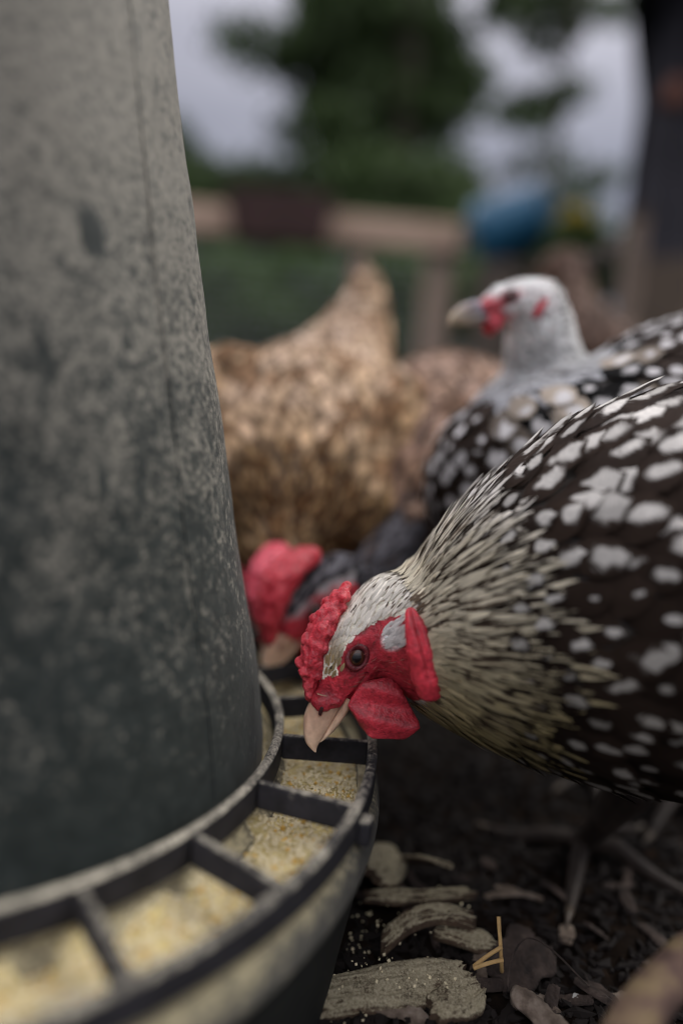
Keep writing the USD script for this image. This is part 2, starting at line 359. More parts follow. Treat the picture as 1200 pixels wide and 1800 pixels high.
root_mat = noisy('pale_root', [(0.04, 0.028, 0.02), (0.13, 0.10, 0.075), (0.24, 0.20, 0.16)], scale=110, rough=0.8, bump=0.7, bscale=260)
stick_mat = noisy('weathered_stick', [(0.04, 0.025, 0.02), (0.10, 0.062, 0.048), (0.20, 0.15, 0.075)], scale=60, rough=0.85, bump=0.6, bscale=120)
straw_mat = noisy('straw', [(0.28, 0.17, 0.06), (0.46, 0.31, 0.13)], scale=120, rough=0.6)
litter_mat = M('litter', {'g': ('geometry', {}), 'r': ('rgb_ramp', {'ramp': [(0, (0.006, 0.004, 0.003)), (0.5, (0.020, 0.012, 0.008)), (0.8, (0.06, 0.038, 0.023)), (1, (0.14, 0.10, 0.06))]}),
    'p': ('principled_bsdf', {'roughness': 0.85, 'specular_ior_level': 0.25})}, [('g.random_per_island', 'r.fac'), ('r.color', 'p.base_color')], surface='p.BSDF')
stone_mat = noisy('pale_stone', [(0.20, 0.20, 0.18), (0.42, 0.42, 0.40)], scale=200, rough=0.8, bump=0.4)
post_mat = noisy('grey_brown_timber', [(0.10, 0.075, 0.055), (0.17, 0.13, 0.10)], scale=14, rough=0.85, bump=0.4)
fence_mat = noisy('bare_timber', [(0.34, 0.24, 0.175), (0.46, 0.34, 0.255)], scale=14, rough=0.85, bump=0.4)
maroon_mat = noisy('maroon_plastic', [(0.028, 0.014, 0.012), (0.05, 0.024, 0.02)], scale=8, rough=0.7)
blue_mat = noisy('blue_plastic', [(0.008, 0.06, 0.115), (0.012, 0.09, 0.16)], scale=6, rough=0.5)
shed_mat = noisy('dark_painted_boards', [(0.010, 0.010, 0.014), (0.022, 0.021, 0.026)], scale=10, rough=0.8)
brown_board_mat = noisy('brown_boards', [(0.045, 0.034, 0.024), (0.085, 0.064, 0.045)], scale=10, rough=0.85)
orange_mat = noisy('rusty_orange', [(0.06, 0.018, 0.008), (0.10, 0.03, 0.013)], scale=20, rough=0.7)
wire_mat = noisy('galvanised_wire', [(0.20, 0.21, 0.21), (0.32, 0.33, 0.33)], scale=60, rough=0.5)
trunk_mat = noisy('tree_bark', [(0.03, 0.024, 0.018), (0.075, 0.06, 0.046)], scale=14, rough=0.9, bump=0.6)


def leaf_material(name, a, b, c):
    return M(name, {'g': ('geometry', {}), 'r': ('rgb_ramp', {'ramp': [(0, a), (0.5, b), (1, c)]}), 'p': ('principled_bsdf', {'roughness': 0.6, 'specular_ior_level': 0.25}),
                    't': ('translucent_bsdf', {}), 'm': ('mix_closure', {'fac': 0.3})},
             [('g.random_per_island', 'r.fac'), ('r.color', 'p.base_color'), ('r.color', 't.color'), ('p.BSDF', 'm.closure1'), ('t.BSDF', 'm.closure2')], surface='m.closure')


leaf_dark = leaf_material('dark_leaves', (0.055, 0.09, 0.03), (0.095, 0.145, 0.05), (0.15, 0.21, 0.08))
leaf_mid = leaf_material('green_leaves', (0.07, 0.12, 0.04), (0.11, 0.18, 0.06), (0.16, 0.23, 0.085))
yellow_mat = leaf_material('yellow_petals', (0.45, 0.32, 0.02), (0.55, 0.40, 0.03), (0.60, 0.46, 0.05))

# ------------------------------------------------------------------ ground: one sheet, fine where the camera is near, reaching the horizon
def axis(lo, hi, step, far, n):
    inner = np.arange(lo, hi, step)
    g = np.geomspace(step, far, n)
    return np.concatenate([lo - np.cumsum(g)[::-1], inner, hi + np.cumsum(g)])


gx, gy = axis(-0.35, 0.75, 0.005, 60, 40), axis(0.15, 1.1, 0.005, 60, 40)
X, Y = np.meshgrid(gx, gy, indexing='ij')


def ground_z(x, y):
    x, y = np.asarray(x, float), np.asarray(y, float)
    near = np.exp(-((np.hypot(x - 0.1, y - 0.5)) / 1.2) ** 2)
    p = np.stack([x, y, 0 * x], -1)
    z = near * ((meshkit.fbm(p * 22, 4, 3) - 0.5) * 0.022 + (np.abs(meshkit.fbm(p * 90, 3, 8) - 0.5)) * 0.010 - 0.004)
    bank = np.clip((y - 3.4) / 4.0, 0, 1)
    z = z + bank * bank * (3 - 2 * bank) * 0.75 + np.clip((y - 12) / 60, 0, 1) * 1.0
    return z


Z = ground_z(X, Y)
nx, ny = X.shape
i, j = np.meshgrid(np.arange(nx - 1), np.arange(ny - 1), indexing='ij')
q = np.stack([i * ny + j, (i + 1) * ny + j, (i + 1) * ny + j + 1, i * ny + j + 1], -1).reshape(-1, 4)
put('ground', (np.stack([X, Y, Z], -1).reshape(-1, 3), q), soil_mat, smooth=True, kind='structure')

# ------------------------------------------------------------------ background: trees, hedge, shed, fence
rng = np.random.default_rng(11)


def leaf_cloud(blobs, n, size, seed):
    """n small bent leaf faces through ellipsoids (centre, radii), denser towards the shells."""
    r = np.random.default_rng(seed)
    vol = np.array([np.prod(b[1]) for b in blobs]) ** 0.8
    k = r.choice(len(blobs), n, p=vol / vol.sum())
    c = np.array([b[0] for b in blobs], float)[k]
    rad = np.array([b[1] for b in blobs], float)[k]
    d = unit(r.normal(size=(n, 3)))
    p = c + d * rad * (r.uniform(0.35, 1, n) ** 0.6 + r.normal(0, 0.06, n))[:, None]
    ax = unit(r.normal(size=(n, 3)) + [0, 0, -0.4])
    sd = unit(np.cross(ax, r.normal(size=(n, 3))))
    s = size * r.uniform(0.6, 1.4, n)[:, None]
    nn = np.cross(ax, sd)
    v = np.stack([p, p + ax * s * 0.5 + sd * s * 0.32 + nn * s * 0.08, p + ax * s, p + ax * s * 0.5 - sd * s * 0.32 + nn * s * 0.08], 1).reshape(-1, 3)
    b = np.arange(n)[:, None] * 4
    f = np.concatenate([b + [0, 1, 2], b + [0, 2, 3]], 0)
    return trimesh.Trimesh(v, f, process=False)


def tree(label, base, height, trunk_r, blobs, n, size, seed, mat, lean=(0, 0)):
    t, o = thing('tree', label, 'tree', base)
    r = np.random.default_rng(seed)
    top = base + np.array([lean[0], lean[1], height])
    pts = spline([base - [0, 0, 0.1], base + (top - base) * 0.4 + r.normal(0, 0.12, 3) * [1, 1, 0], top], 14)
    put('trunk', tube(pts, np.linspace(trunk_r, trunk_r * 0.25, 14), 10), trunk_mat, t, o, smooth=True)
    for c, rad in blobs[:10]:
        k = int(np.clip(np.argmin(np.abs(pts[:, 2] - (c[2] - 0.6))), 1, 12))
        put('limb', tube(spline([pts[k], (pts[k] + c) / 2 + [0, 0, 0.15], c], 8), np.linspace(trunk_r * 0.4, trunk_r * 0.08, 8), 6), trunk_mat, t, o, smooth=True)
    put('crown', leaf_cloud(blobs, n, size, seed + 1), mat, t, o)


T = 8.0
blob = lambda px, py, t, rx, rz, ry=None: (at(px, py, t), (rx * t / 1200, (ry or rx) * t / 1200, rz * t / 1200))
rt_ = np.random.default_rng(17)
def ragged(core, n, spread, seed):
    r = np.random.default_rng(seed)
    out = list(core)
    for k in range(n):
        px, py, t, rx, rz = spread[k % len(spread)]
        out.append(blob(px + r.normal(0, rx * 0.6), py + r.normal(0, rz * 0.6), t + r.normal(0, 0.3), rx * r.uniform(0.25, 0.55), rz * r.uniform(0.15, 0.40)))
    return out


tree('broad dark green tree, tallest, filling the middle of the sky', np.array([at(690, 600, 8.2)[0], at(690, 600, 8.2)[1], 0.8]), 6.4, 0.2,
     ragged([blob(660, 60, 8, 150, 100), blob(600, 30, 8, 90, 60), blob(650, 200, 8, 120, 90), blob(750, 150, 8.3, 90, 110), blob(620, 300, 7.8, 120, 60), blob(760, 320, 8, 100, 60),
      blob(470, 68, 8, 60, 16), blob(680, 350, 7.6, 170, 60), blob(540, 120, 8, 60, 26), blob(540, 235, 8, 80, 24), blob(700, -160, 8, 170, 150), blob(470, 330, 7.8, 90, 45)],
      26, [(640, 60, 8, 230, 110), (690, 190, 8, 220, 110), (640, 320, 8, 240, 70), (800, 120, 8.2, 110, 140), (500, 60, 8, 90, 40)], 3), 21000, 0.12, 5, leaf_dark)
tree('thin tree with loose hanging leaves at the right, before the shed', np.array([at(915, 600, 9)[0], at(915, 600, 9)[1], 0.9]), 6.2, 0.06,
     ragged([blob(965, 40, 9, 62, 60), blob(940, -40, 9, 90, 60), blob(1010, 20, 9, 50, 40), blob(900, 190, 9, 26, 20)],
      18, [(970, 30, 9, 100, 70), (950, 200, 9, 130, 60), (990, 270, 9, 120, 60), (880, 300, 9, 70, 90), (1040, 190, 9, 90, 60)], 4), 4200, 0.11, 21, leaf_dark, lean=(0.3, 0))
tree('low dark tree behind the feeder at the left', np.array([at(340, 640, 9)[0], at(340, 640, 9)[1], 0.9]), 2.4, 0.12,
     [blob(340, 330, 9, 70, 70), blob(385, 360, 9, 70, 50), blob(300, 260, 9, 50, 60), blob(240, 330, 9, 90, 100)], 6000, 0.10, 31, leaf_dark)


def bush(label, blobs, n, size, seed, mat, name='bush', cat='bush', group=None):
    c = np.mean([b[0] for b in blobs], 0)
    base = np.array([c[0], c[1], float(ground_z(c[0], c[1]))])
    t, o = thing(name, label, cat, base, group)
    r = np.random.default_rng(seed)
    stems = [tube(spline([base + r.normal(0, 0.03, 3) * [1, 1, 0] - [0, 0, 0.03], (base + b[0]) / 2 + r.normal(0, 0.03, 3), b[0]], 6), np.linspace(0.012, 0.004, 6), 5) for b in blobs]
    for s in stems:
        put('stem', s, trunk_mat, t, o)
    put('foliage', leaf_cloud(blobs, n, size, seed + 1), mat, t, o)
    return t, o


bush('bright green bush behind the fence, next to the feeder edge', [blob(400, 500, 4.6, 90, 60), blob(450, 560, 4.6, 100, 60), blob(380, 600, 4.6, 90, 60)], 5000, 0.06, 41, leaf_mid)
bush('green bush behind the fence below the maroon trough', [blob(540, 500, 4.9, 90, 60), blob(600, 570, 4.9, 90, 60), blob(520, 600, 4.9, 100, 60)], 5000, 0.06, 43, leaf_mid)
bush('dark green bush behind the fence rail beside the post', [blob(700, 500, 4.8, 80, 60), blob(730, 590, 4.8, 80, 70), blob(670, 640, 4.8, 90, 60)], 5000, 0.06, 45, leaf_mid)
bush('green bush between the fence post and the log under the tub', [blob(850, 520, 4.4, 90, 70), blob(930, 540, 4.4, 90, 70), blob(800, 560, 4.4, 70, 60)], 4000, 0.06, 46, leaf_mid)
bush('long low hedge at the far side of the grass', [blob(450, 420, 7, 120, 50), blob(650, 420, 7, 140, 45), blob(830, 420, 7, 120, 60), blob(980, 430, 7, 120, 70), blob(320, 430, 7, 100, 60)], 9000, 0.08, 47, leaf_dark, 'hedge', 'hedge')
bt, bo = bush('bush with yellow flowers next to the blue tub', [blob(1010, 430, 2.7, 50, 50), blob(1050, 480, 2.7, 45, 60), blob(985, 490, 2.7, 40, 40)], 2600, 0.035, 49, leaf_mid, 'flowering_bush', 'bush')
put('flowers', leaf_cloud([blob(1008, 383, 2.66, 26, 18), blob(1030, 400, 2.66, 18, 14)], 130, 0.035, 51), yellow_mat, bt, bo)

# fence of timber rail, posts and wire
FY = 3.1
ft, fo = thing('fence', 'timber rail fence with wire mesh behind the hens', 'fence', (0, FY, 0))
fz = lambda px, py: at(px, py, FY / 1.0)
zr = at(600, 402, 3.1)[2]
xr0, xr1 = at(230, 400, 3.1)[0], at(812, 400, 3.1)[0]
put('rail', box(((xr0 + xr1) / 2, at(600, 402, 3.1)[1], zr), (xr1 - xr0, 0.05, 0.125), bevel=0.008), fence_mat, ft, fo)
for px in (240, 781):
    x = at(px, 400, 3.1)[0]
    put('post', box((x, at(600, 402, 3.1)[1] + 0.062, (zr + 0.06) / 2 - 0.1), (0.125, 0.07, zr + 0.26), bevel=0.008), fence_mat, ft, fo)
yw = at(600, 402, 3.1)[1] - 0.03
wires = []
for z in np.arange(0.06, zr - 0.08, 0.042):
    wires.append(tube([(xr0, yw, z), ((xr0 + xr1) / 2, yw + 0.004, z - 0.004), (xr1, yw, z)], 0.0024, 4))
for x in np.arange(xr0, xr1, 0.055):
    wires.append(tube([(x, yw, 0.02), (x, yw, zr - 0.06)], 0.0014, 4))
put('wire_mesh', cat_mesh(wires), wire_mat, ft, fo, kind='stuff')

# maroon trough planter hooked over the rail
c = at(492, 385, 3.02)
tt, to = thing('planter', 'dark maroon trough planter hanging on the timber rail', 'planter', c)
Wp, Dp, Hp = 0.46, 0.17, 0.18
outer = m3.Manifold.batch_hull([m3.Manifold.cube((Wp, Dp, 0.02), True).translate((0, 0, Hp / 2)), m3.Manifold.cube((Wp - 0.06, Dp - 0.05, 0.02), True).translate((0, 0, -Hp / 2))])
inner = m3.Manifold.batch_hull([m3.Manifold.cube((Wp - 0.03, Dp - 0.03, 0.06), True).translate((0, 0, Hp / 2)), m3.Manifold.cube((Wp - 0.08, Dp - 0.08, 0.02), True).translate((0, 0, -Hp / 2 + 0.03))])
put('trough', trimesh.Trimesh(np.asarray(tm(outer - inner).vertices) + c, tm(outer - inner).faces, process=False), maroon_mat, tt, to)
for s in (-1, 1):
    put('hook', box(c + [s * 0.15, 0.10, 0.06], (0.025, 0.06, 0.01)), maroon_mat, tt, to)

# blue plastic tub, tipped on its side on a stump
c = at(906, 398, 2.9)
ax = unit(np.array([-0.70, 0.55, -0.30]))
prof = [(0.001, 0.0), (0.13, 0.0), (0.14, 0.02), (0.19, 0.30), (0.205, 0.305), (0.205, 0.32), (0.185, 0.32), (0.13, 0.03), (0.001, 0.02)]
tub = lathe([(a * 0.82, b * 0.86) for a, b in prof], n=40)
sd = unit(np.cross([0, 0, 1], ax))
fr = np.stack([sd, np.cross(ax, sd), ax])
kt, ko = thing('tub', 'blue plastic tub tipped over on a log behind the fence post', 'tub', c)
put('tub_body', trimesh.Trimesh(np.asarray(tub.vertices) @ fr + c - ax * 0.15, tub.faces, process=False), blue_mat, kt, ko, smooth=40)
for s in (-1, 1):
    hc = c + ax * 0.10 + sd * s * 0.165
    put('tub_handle', tube(spline([hc - fr[1] * 0.05, hc + sd * s * 0.05, hc + fr[1] * 0.05], 8), 0.01, 6), blue_mat, kt, ko, smooth=True)
st = np.array([c[0], c[1], 0.0])
lg, lo = thing('tree_stump', 'upright log under the blue tub', 'log', st)
h = c[2] - 0.17
put('log', lathe([(0.001, -0.05), (0.17, -0.05), (0.155, 0.1), (0.15, h), (0.001, h)], n=24, center=st), trunk_mat, lg, lo, smooth=40)

# shed at the right: dark boards, roof with eave, tan corner post
_e = at(1112, 300, 2.5)
sx, SY = _e[0], _e[1] - 0.3
sh, so = thing('shed', 'dark navy board shed with low eave at the right edge', 'shed', (sx, SY + 0.3, 0))
UsdGeom.Xform.Get(stage, sh).AddRotateZOp().Set(-25.0)
eave = at(1095, 45, 2.5)
zroof = eave[2]
for k in range(9):
    x = sx + 0.02 + 0.116 * k
    put('board', box((x + 0.057, SY + 0.3 + 0.004 * (k % 2), (zroof + 0.807 * (x - eave[0]) + 0.64) / 2), (0.112, 0.022, zroof + 0.807 * (x - eave[0]) - 0.60), bevel=0.003), shed_mat, sh, so)
for k in range(10):
    put('board', box((sx - 0.002 + 0.004 * (k % 2), SY + 0.37 + 0.116 * k, zroof / 2 + 0.32), (0.022, 0.112, zroof - 0.60), bevel=0.003), shed_mat, sh, so)
for k in range(9):
    x = sx + 0.05 + 0.116 * k
    put('plinth_board', box((x + 0.057, SY + 0.274 + 0.005 * (k % 2), 0.46), (0.11, 0.024, 0.92), bevel=0.003), brown_board_mat, sh, so)
put('roof', trimesh.Trimesh(np.array([(eave[0], SY + 0.05, zroof), (eave[0], SY + 1.6, zroof), (eave[0] + 1.3, SY + 1.6, zroof + 1.05), (eave[0] + 1.3, SY + 0.05, zroof + 1.05),
                                      (eave[0], SY + 0.05, zroof + 0.07), (eave[0], SY + 1.6, zroof + 0.07), (eave[0] + 1.3, SY + 1.6, zroof + 1.12), (eave[0] + 1.3, SY + 0.05, zroof + 1.12)]),
                            np.array([(0, 1, 2), (0, 2, 3), (4, 6, 5), (4, 7, 6), (0, 3, 7), (0, 7, 4), (1, 5, 6), (1, 6, 2), (0, 4, 5), (0, 5, 1), (3, 2, 6), (3, 6, 7)]), process=False), shed_mat, sh, so)
from shapely.geometry import Polygon
core = trimesh.creation.extrude_polygon(Polygon([(0, 0), (1.05, 0), (1.05, zroof + 0.807 * (sx + 1.06 - eave[0]) - 0.004), (0, zroof + 0.807 * (sx + 0.01 - eave[0]) - 0.004)]), 1.1)
gv = np.asarray(core.vertices)
put('wall', trimesh.Trimesh(np.stack([sx + 0.01 + gv[:, 0], SY + 1.43 - gv[:, 2], gv[:, 1]], 1), core.faces, process=False), shed_mat, sh, so)
p = at(1112, 450, 2.1)
pt_, po_ = thing('corner_post', 'pale tan timber post standing before the shed corner', 'post', (p[0], p[1], 0))
put('shaft', box((p[0], p[1], 0.44), (0.05, 0.05, 1.0), bevel=0.005), post_mat, pt_, po_)
put('cap', box((p[0], p[1], 0.946), (0.064, 0.064, 0.012), bevel=0.003), brown_board_mat, pt_, po_)
p = at(1188, 165, 2.3)
lt, lo = thing('wall_lamp', 'small rusty orange lantern on the shed wall', 'lantern', p)
put('lantern_body', lathe([(0.001, -0.045), (0.035, -0.04), (0.04, 0.015), (0.028, 0.045), (0.001, 0.055)], n=20, center=p), orange_mat, lt, lo, smooth=40)
put('bracket', box(p + [0, 0.08, 0.05], (0.015, 0.14, 0.015)), shed_mat, lt, lo)

# ------------------------------------------------------------------ poultry feeder
RO, RI = 0.2012, 0.1531
FC = np.array([-0.1758, 0.3313, 0.0])
ZR = CAM[2] - 0.1657                      # top of the grill
fd, fo_ = thing('poultry_feeder', 'tall tapered dusty metal poultry feeder with round gridded tray', 'feeder', FC)
hz = np.array([-0.035, -0.014, 0.0, 0.0223, 0.0627, 0.105, 0.15, 0.187, 0.234, 0.281, 0.336, 0.43, 0.47]) * 1.045
hr = np.array([0.1388, 0.1384, 0.1370, 0.1338, 0.1248, 0.1163, 0.1081, 0.1005, 0.0918, 0.0831, 0.0745, 0.060, 0.054]) * 1.045
from scipy.interpolate import PchipInterpolator
zz = np.linspace(hz[0], hz[-1], 60)
hop = list(zip(PchipInterpolator(hz, hr)(zz), ZR + zz))
top_r, lz = hop[-1]
hop += [(r - 0.002, z) for r, z in hop[::-1]]
hopm = lathe(hop, n=360, center=FC, close=True)
hv = np.asarray(hopm.vertices)
rv_ = unit((hv - FC) * [1, 1, 0])
hv = hv + rv_ * ((meshkit.fbm(hv * 24, 3, 4) - 0.5) * 0.0022 + (meshkit.fbm(hv * 160, 2, 7) - 0.5) * 0.0004)[:, None]
put('hopper', trimesh.Trimesh(hv, hopm.faces, process=False), hopper_mat, fd, fo_, smooth=35)
# rim bead and seam of the hopper
put('hopper_seam', tube([FC + [math.cos(-0.42) * (r + 0.0004), math.sin(-0.42) * (r + 0.0004), z] for r, z in hop[2:58]], 0.00035, 6), hopper_mat, fd, fo_, smooth=True)
put('lid', lathe([(0.001, lz + 0.03), (0.04, lz + 0.028), (top_r + 0.006, lz + 0.008), (top_r + 0.008, lz - 0.006), (top_r + 0.004, lz - 0.006), (0.001, lz + 0.02)], n=120, center=FC), hopper_mat, fd, fo_, smooth=30)


def ring(ri, ro, z0, z1, b=0.0012, n=220):
    return lathe([(ri + b, z0), (ro - b, z0), (ro, z0 + b), (ro, z1 - b), (ro - b * 1.2, z1), (ri + b * 1.2, z1), (ri, z1 - b), (ri, z0 + b)], n=n, center=FC, close=True)


put('inner_ring', ring(RI - 0.003, RI + 0.0018, ZR - 0.0155, ZR), inner_ring_mat, fd, fo_, smooth=40)
put('outer_ring', ring(RO - 0.0024, RO + 0.0024, ZR - 0.015, ZR), ring_mat, fd, fo_, smooth=40)
PH, SP = 0.008, 0.299
for k in range(-6, 14):
    a = PH - SP * k
    d = np.array([math.cos(a), math.sin(a), 0])
    s = np.array([-d[1], d[0], 0])
    put('divider', box(FC + d * (RI + RO) / 2 + [0, 0, ZR - 0.0077], (RO - RI - 0.0035, 0.0038, 0.0130), axes=np.stack([d, s, [0, 0, 1.0]]), bevel=0.0012), ring_mat, fd, fo_)
    if k % 5 == 1:
        lug = FC + d * (RO + 0.0042) + [0, 0, ZR - 0.012]
        put('lug', box(lug, (0.006, 0.008, 0.012), axes=np.stack([d, s, [0, 0, 1.0]]), bevel=0.0015), ring_mat, fd, fo_)
put('bowl_rim', lathe([(RO - 0.006, ZR - 0.0195), (RO + 0.0005, ZR - 0.0185), (RO + 0.0035, ZR - 0.0225), (RO + 0.0058, ZR - 0.0295), (RO + 0.0055, ZR - 0.0325), (RO + 0.0025, ZR - 0.0335), (RO - 0.006, ZR - 0.027)], n=240, center=FC, close=True), rim_mat, fd, fo_, smooth=40)
put('bowl', lathe([(RO + 0.001, ZR - 0.0325), (RO + 0.0005, ZR - 0.05), (RO - 0.0035, ZR - 0.0736), (RO - 0.0075, ZR - 0.098), (RO - 0.011, ZR - 0.126), (RO - 0.016, ZR - 0.14), (0.001, ZR - 0.142), (0.001, ZR - 0.137), (RO - 0.02, ZR - 0.135), (RO - 0.012, ZR - 0.09), (RO - 0.003, ZR - 0.0325)], n=220, center=FC), bowl_mat, fd, fo_, smooth=40)
put('inner_lip', lathe([(RI - 0.006, ZR - 0.0195), (RI - 0.001, ZR - 0.0195), (RI + 0.0045, ZR - 0.0255), (RI + 0.0045, ZR - 0.031), (RI - 0.006, ZR - 0.031)], n=200, center=FC, close=True), rim_mat, fd, fo_, smooth=40)

# the feed: rippled surface between hopper and rim, with separate grains lying on it
na, nr = 420, 30
ang, rad = np.meshgrid(np.linspace(0, 2 * np.pi, na, endpoint=False), np.linspace(0.140, RO + 0.001, nr), indexing='ij')


def feed_z(x, y, rad):
    p = np.stack([x, y, 0 * x], -1)
    return ZR - 0.0245 + (meshkit.fbm(p * 70, 4, 2) - 0.5) * 0.012 + (meshkit.fbm(p * 400, 2, 6) - 0.5) * 0.002 + 0.007 * np.clip((RI + 0.003 - rad) / 0.012, 0, 1) - 0.003 * np.exp(-((rad - RI - 0.011) / 0.006) ** 2)


fx, fy = FC[0] + rad * np.cos(ang), FC[1] + rad * np.sin(ang)
V = np.stack([fx, fy, feed_z(fx, fy, rad)], -1).reshape(-1, 3)
i, j = np.meshgrid(np.arange(na), np.arange(nr - 1), indexing='ij')
q = np.stack([i * nr + j, i * nr + j + 1, ((i + 1) % na) * nr + j + 1, ((i + 1) % na) * nr + j], -1).reshape(-1, 4)
ct = UsdGeom.Xform.Define(stage, path_for('chicken_feed'))
tag(ct, 'pale yellow crumbled feed filling the round tray of the feeder', 'chicken feed', kind='stuff')
put('feed_surface', (V, q), feed_mat, str(ct.GetPath()), smooth=True, kind='stuff')


def grains(p, size, seed):
    r = np.random.default_rng(seed)
    n = len(p)
    o = np.array([(1, 0, 0), (-1, 0, 0), (0, 1, 0), (0, -1, 0), (0, 0, 1), (0, 0, -1)], float)
    fo = np.array([(0, 2, 4), (2, 1, 4), (1, 3, 4), (3, 0, 4), (2, 0, 5), (1, 2, 5), (3, 1, 5), (0, 3, 5)])
    qn = unit(r.normal(size=(n, 4)))
    w, x, y, z = qn.T
    Rm = np.stack([np.stack([1 - 2 * (y * y + z * z), 2 * (x * y - z * w), 2 * (x * z + y * w)], -1), np.stack([2 * (x * y + z * w), 1 - 2 * (x * x + z * z), 2 * (y * z - x * w)], -1), np.stack([2 * (x * z - y * w), 2 * (y * z + x * w), 1 - 2 * (x * x + y * y)], -1)], -2)
    sc = size * r.uniform(0.5, 1.5, (n, 1, 1)) * r.uniform(0.6, 1.3, (n, 1, 3))
    v = np.einsum('nij,nkj->nki', Rm, o[None] * sc) + p[:, None]
    f = fo[None] + (np.arange(n) * 6)[:, None, None]
    return trimesh.Trimesh(v.reshape(-1, 3), f.reshape(-1, 3), process=False)


r = np.random.default_rng(3)
n = 16000
a_, r_ = r.uniform(-2.4, 0.9, n), np.sqrt(r.uniform(0.144 ** 2, RO ** 2, n))
gxp, gyp = FC[0] + r_ * np.cos(a_), FC[1] + r_ * np.sin(a_)
rc = np.random.default_rng(8)
a2, r2 = rc.uniform(-2.4, 0.9, 700), np.sqrt(rc.uniform(0.157 ** 2, RO ** 2, 700))
cx, cy = FC[0] + r2 * np.cos(a2), FC[1] + r2 * np.sin(a2)
coarse_mat = M('cracked_corn', {'g': ('geometry', {}), 'r': ('rgb_ramp', {'ramp': [(0, (0.58, 0.38, 0.10)), (0.25, (0.60, 0.48, 0.22)), (0.55, (0.40, 0.26, 0.13)), (0.8, (0.12, 0.07, 0.04)), (1, (0.66, 0.60, 0.40))]}),
    'p': ('principled_bsdf', {'roughness': 0.7, 'specular_ior_level': 0.2})}, [('g.random_per_island', 'r.fac'), ('r.color', 'p.base_color')], surface='p.BSDF')
put('cracked_corn', grains(np.stack([cx, cy, feed_z(cx, cy, r2) + 0.0005], -1), 0.0012, 14), coarse_mat, str(ct.GetPath()), kind='stuff')
put('feed_grains', grains(np.stack([gxp, gyp, feed_z(gxp, gyp, r_) + 0.0003], -1), 0.00095, 4), grain_mat, str(ct.GetPath()), kind='stuff')

# ------------------------------------------------------------------ hens
MM = 0.001


def pts_px(lst):
    return [(at(x, y, t), rr) for x, y, t, rr in lst]


def poisson(mesh, spacing, n_try, seed):
    """Points on the mesh at least spacing(p) apart."""
    pts, fid = trimesh.sample.sample_surface(mesh, n_try, seed=seed)
    sp = spacing(pts)
    keep_sp = sp > 0
    pts, fid, sp = pts[keep_sp], fid[keep_sp], sp[keep_sp]
    order = np.random.default_rng(seed).permutation(len(pts))
    cell = {}
    out = []
    g = max(float(sp.min()), 1e-4)
    tree_ = cKDTree(pts)
    alive = np.ones(len(pts), bool)
    for k in order:
        if alive[k]:
            out.append(k)
            alive[tree_.query_ball_point(pts[k], sp[k])] = False
    out = np.array(out)
    return pts[out], np.asarray(mesh.face_normals)[fid[out]]


SHAPES = {
    'body': ([0, 0.2, 0.45, 0.68, 0.86, 1.0], [0.30, 0.78, 1.0, 0.96, 0.72, 0.22]),
    'hackle': ([0, 0.2, 0.45, 0.7, 0.88, 1.0], [0.45, 0.85, 1.0, 0.82, 0.5, 0.08]),
}


def feathers(p, n, d, L, W, lift, c1, c2, pat, shape, body, seed, off=0.0008):
    """Leaf-shaped, slightly cupped feathers rooted at p, lying along d and bent to follow the body. Returns vertices (N, 18, 3) and attributes."""
    r = np.random.default_rng(seed)
    N = len(p)
    us, ws = map(np.array, SHAPES[shape])
    L, W, lift = (np.broadcast_to(np.asarray(x, float), (N,)) for x in (L, W, lift))
    d = unit(d - n * (d * n).sum(1, keepdims=True))
    s = np.cross(n, d)
    vs = np.array([-1.0, 0, 1.0])
    uu, vv = np.meshgrid(us, vs, indexing='ij')
    ww = ws[:, None] * vv
    along = (uu - 0.08 * np.abs(vv) * uu ** 3).ravel()
    X = p[:, None] + d[:, None] * (along[None] * L[:, None])[..., None] + s[:, None] * ((ww.ravel())[None] * W[:, None] / 2)[..., None]
    kd, nrm = body
    flat = X.reshape(-1, 3)
    dist, idx = kd.query(flat, k=4)
    wt = 1 / (dist + 1e-4)
    wt /= wt.sum(1, keepdims=True)
    qn = unit((nrm[idx] * wt[..., None]).sum(1))
    qp = (kd.data[idx] * wt[..., None]).sum(1)
    h = ((flat - qp) * qn).sum(1)
    jit = r.uniform(0, 1, N) * 0.0008
    target = off + (uu.ravel()[None] * (lift * L)[:, None]) - 0.10 * np.abs(vv.ravel())[None] * W[:, None] * 0.5 + jit[:, None]
    flat = flat + qn * (target.ravel() - h)[:, None]
    q = []
    for a in range(len(us) - 1):
        for b in range(2):
            i0 = a * 3 + b
            q += [(i0, i0 + 3, i0 + 4), (i0, i0 + 4, i0 + 1)]
    uv = np.broadcast_to(np.stack([uu.ravel(), (ww.ravel() + 1) / 2], -1)[None], (N, 18, 2))
    rep = lambda c: np.repeat(np.broadcast_to(np.asarray(c, float), (N, 3))[:, None], 18, 1)
    return flat.reshape(N, 18, 3), np.array(q), uv, rep(c1), rep(c2), rep(pat)


def join(sets):
    v, f, uv, a, b, c, k = [], [], [], [], [], [], 0
    for X, q, u, c1, c2, pt in sets:
        N = len(X)
        v.append(X.reshape(-1, 3)); uv.append(u.reshape(-1, 2)); a.append(c1.reshape(-1, 3)); b.append(c2.reshape(-1, 3)); c.append(pt.reshape(-1, 3))
        f.append((q[None] + (np.arange(N) * 18)[:, None, None] + k).reshape(-1, 3))
        k += N * 18
    return np.vstack(v), np.vstack(f), np.vstack(uv), np.vstack(a), np.vstack(b), np.vstack(c)


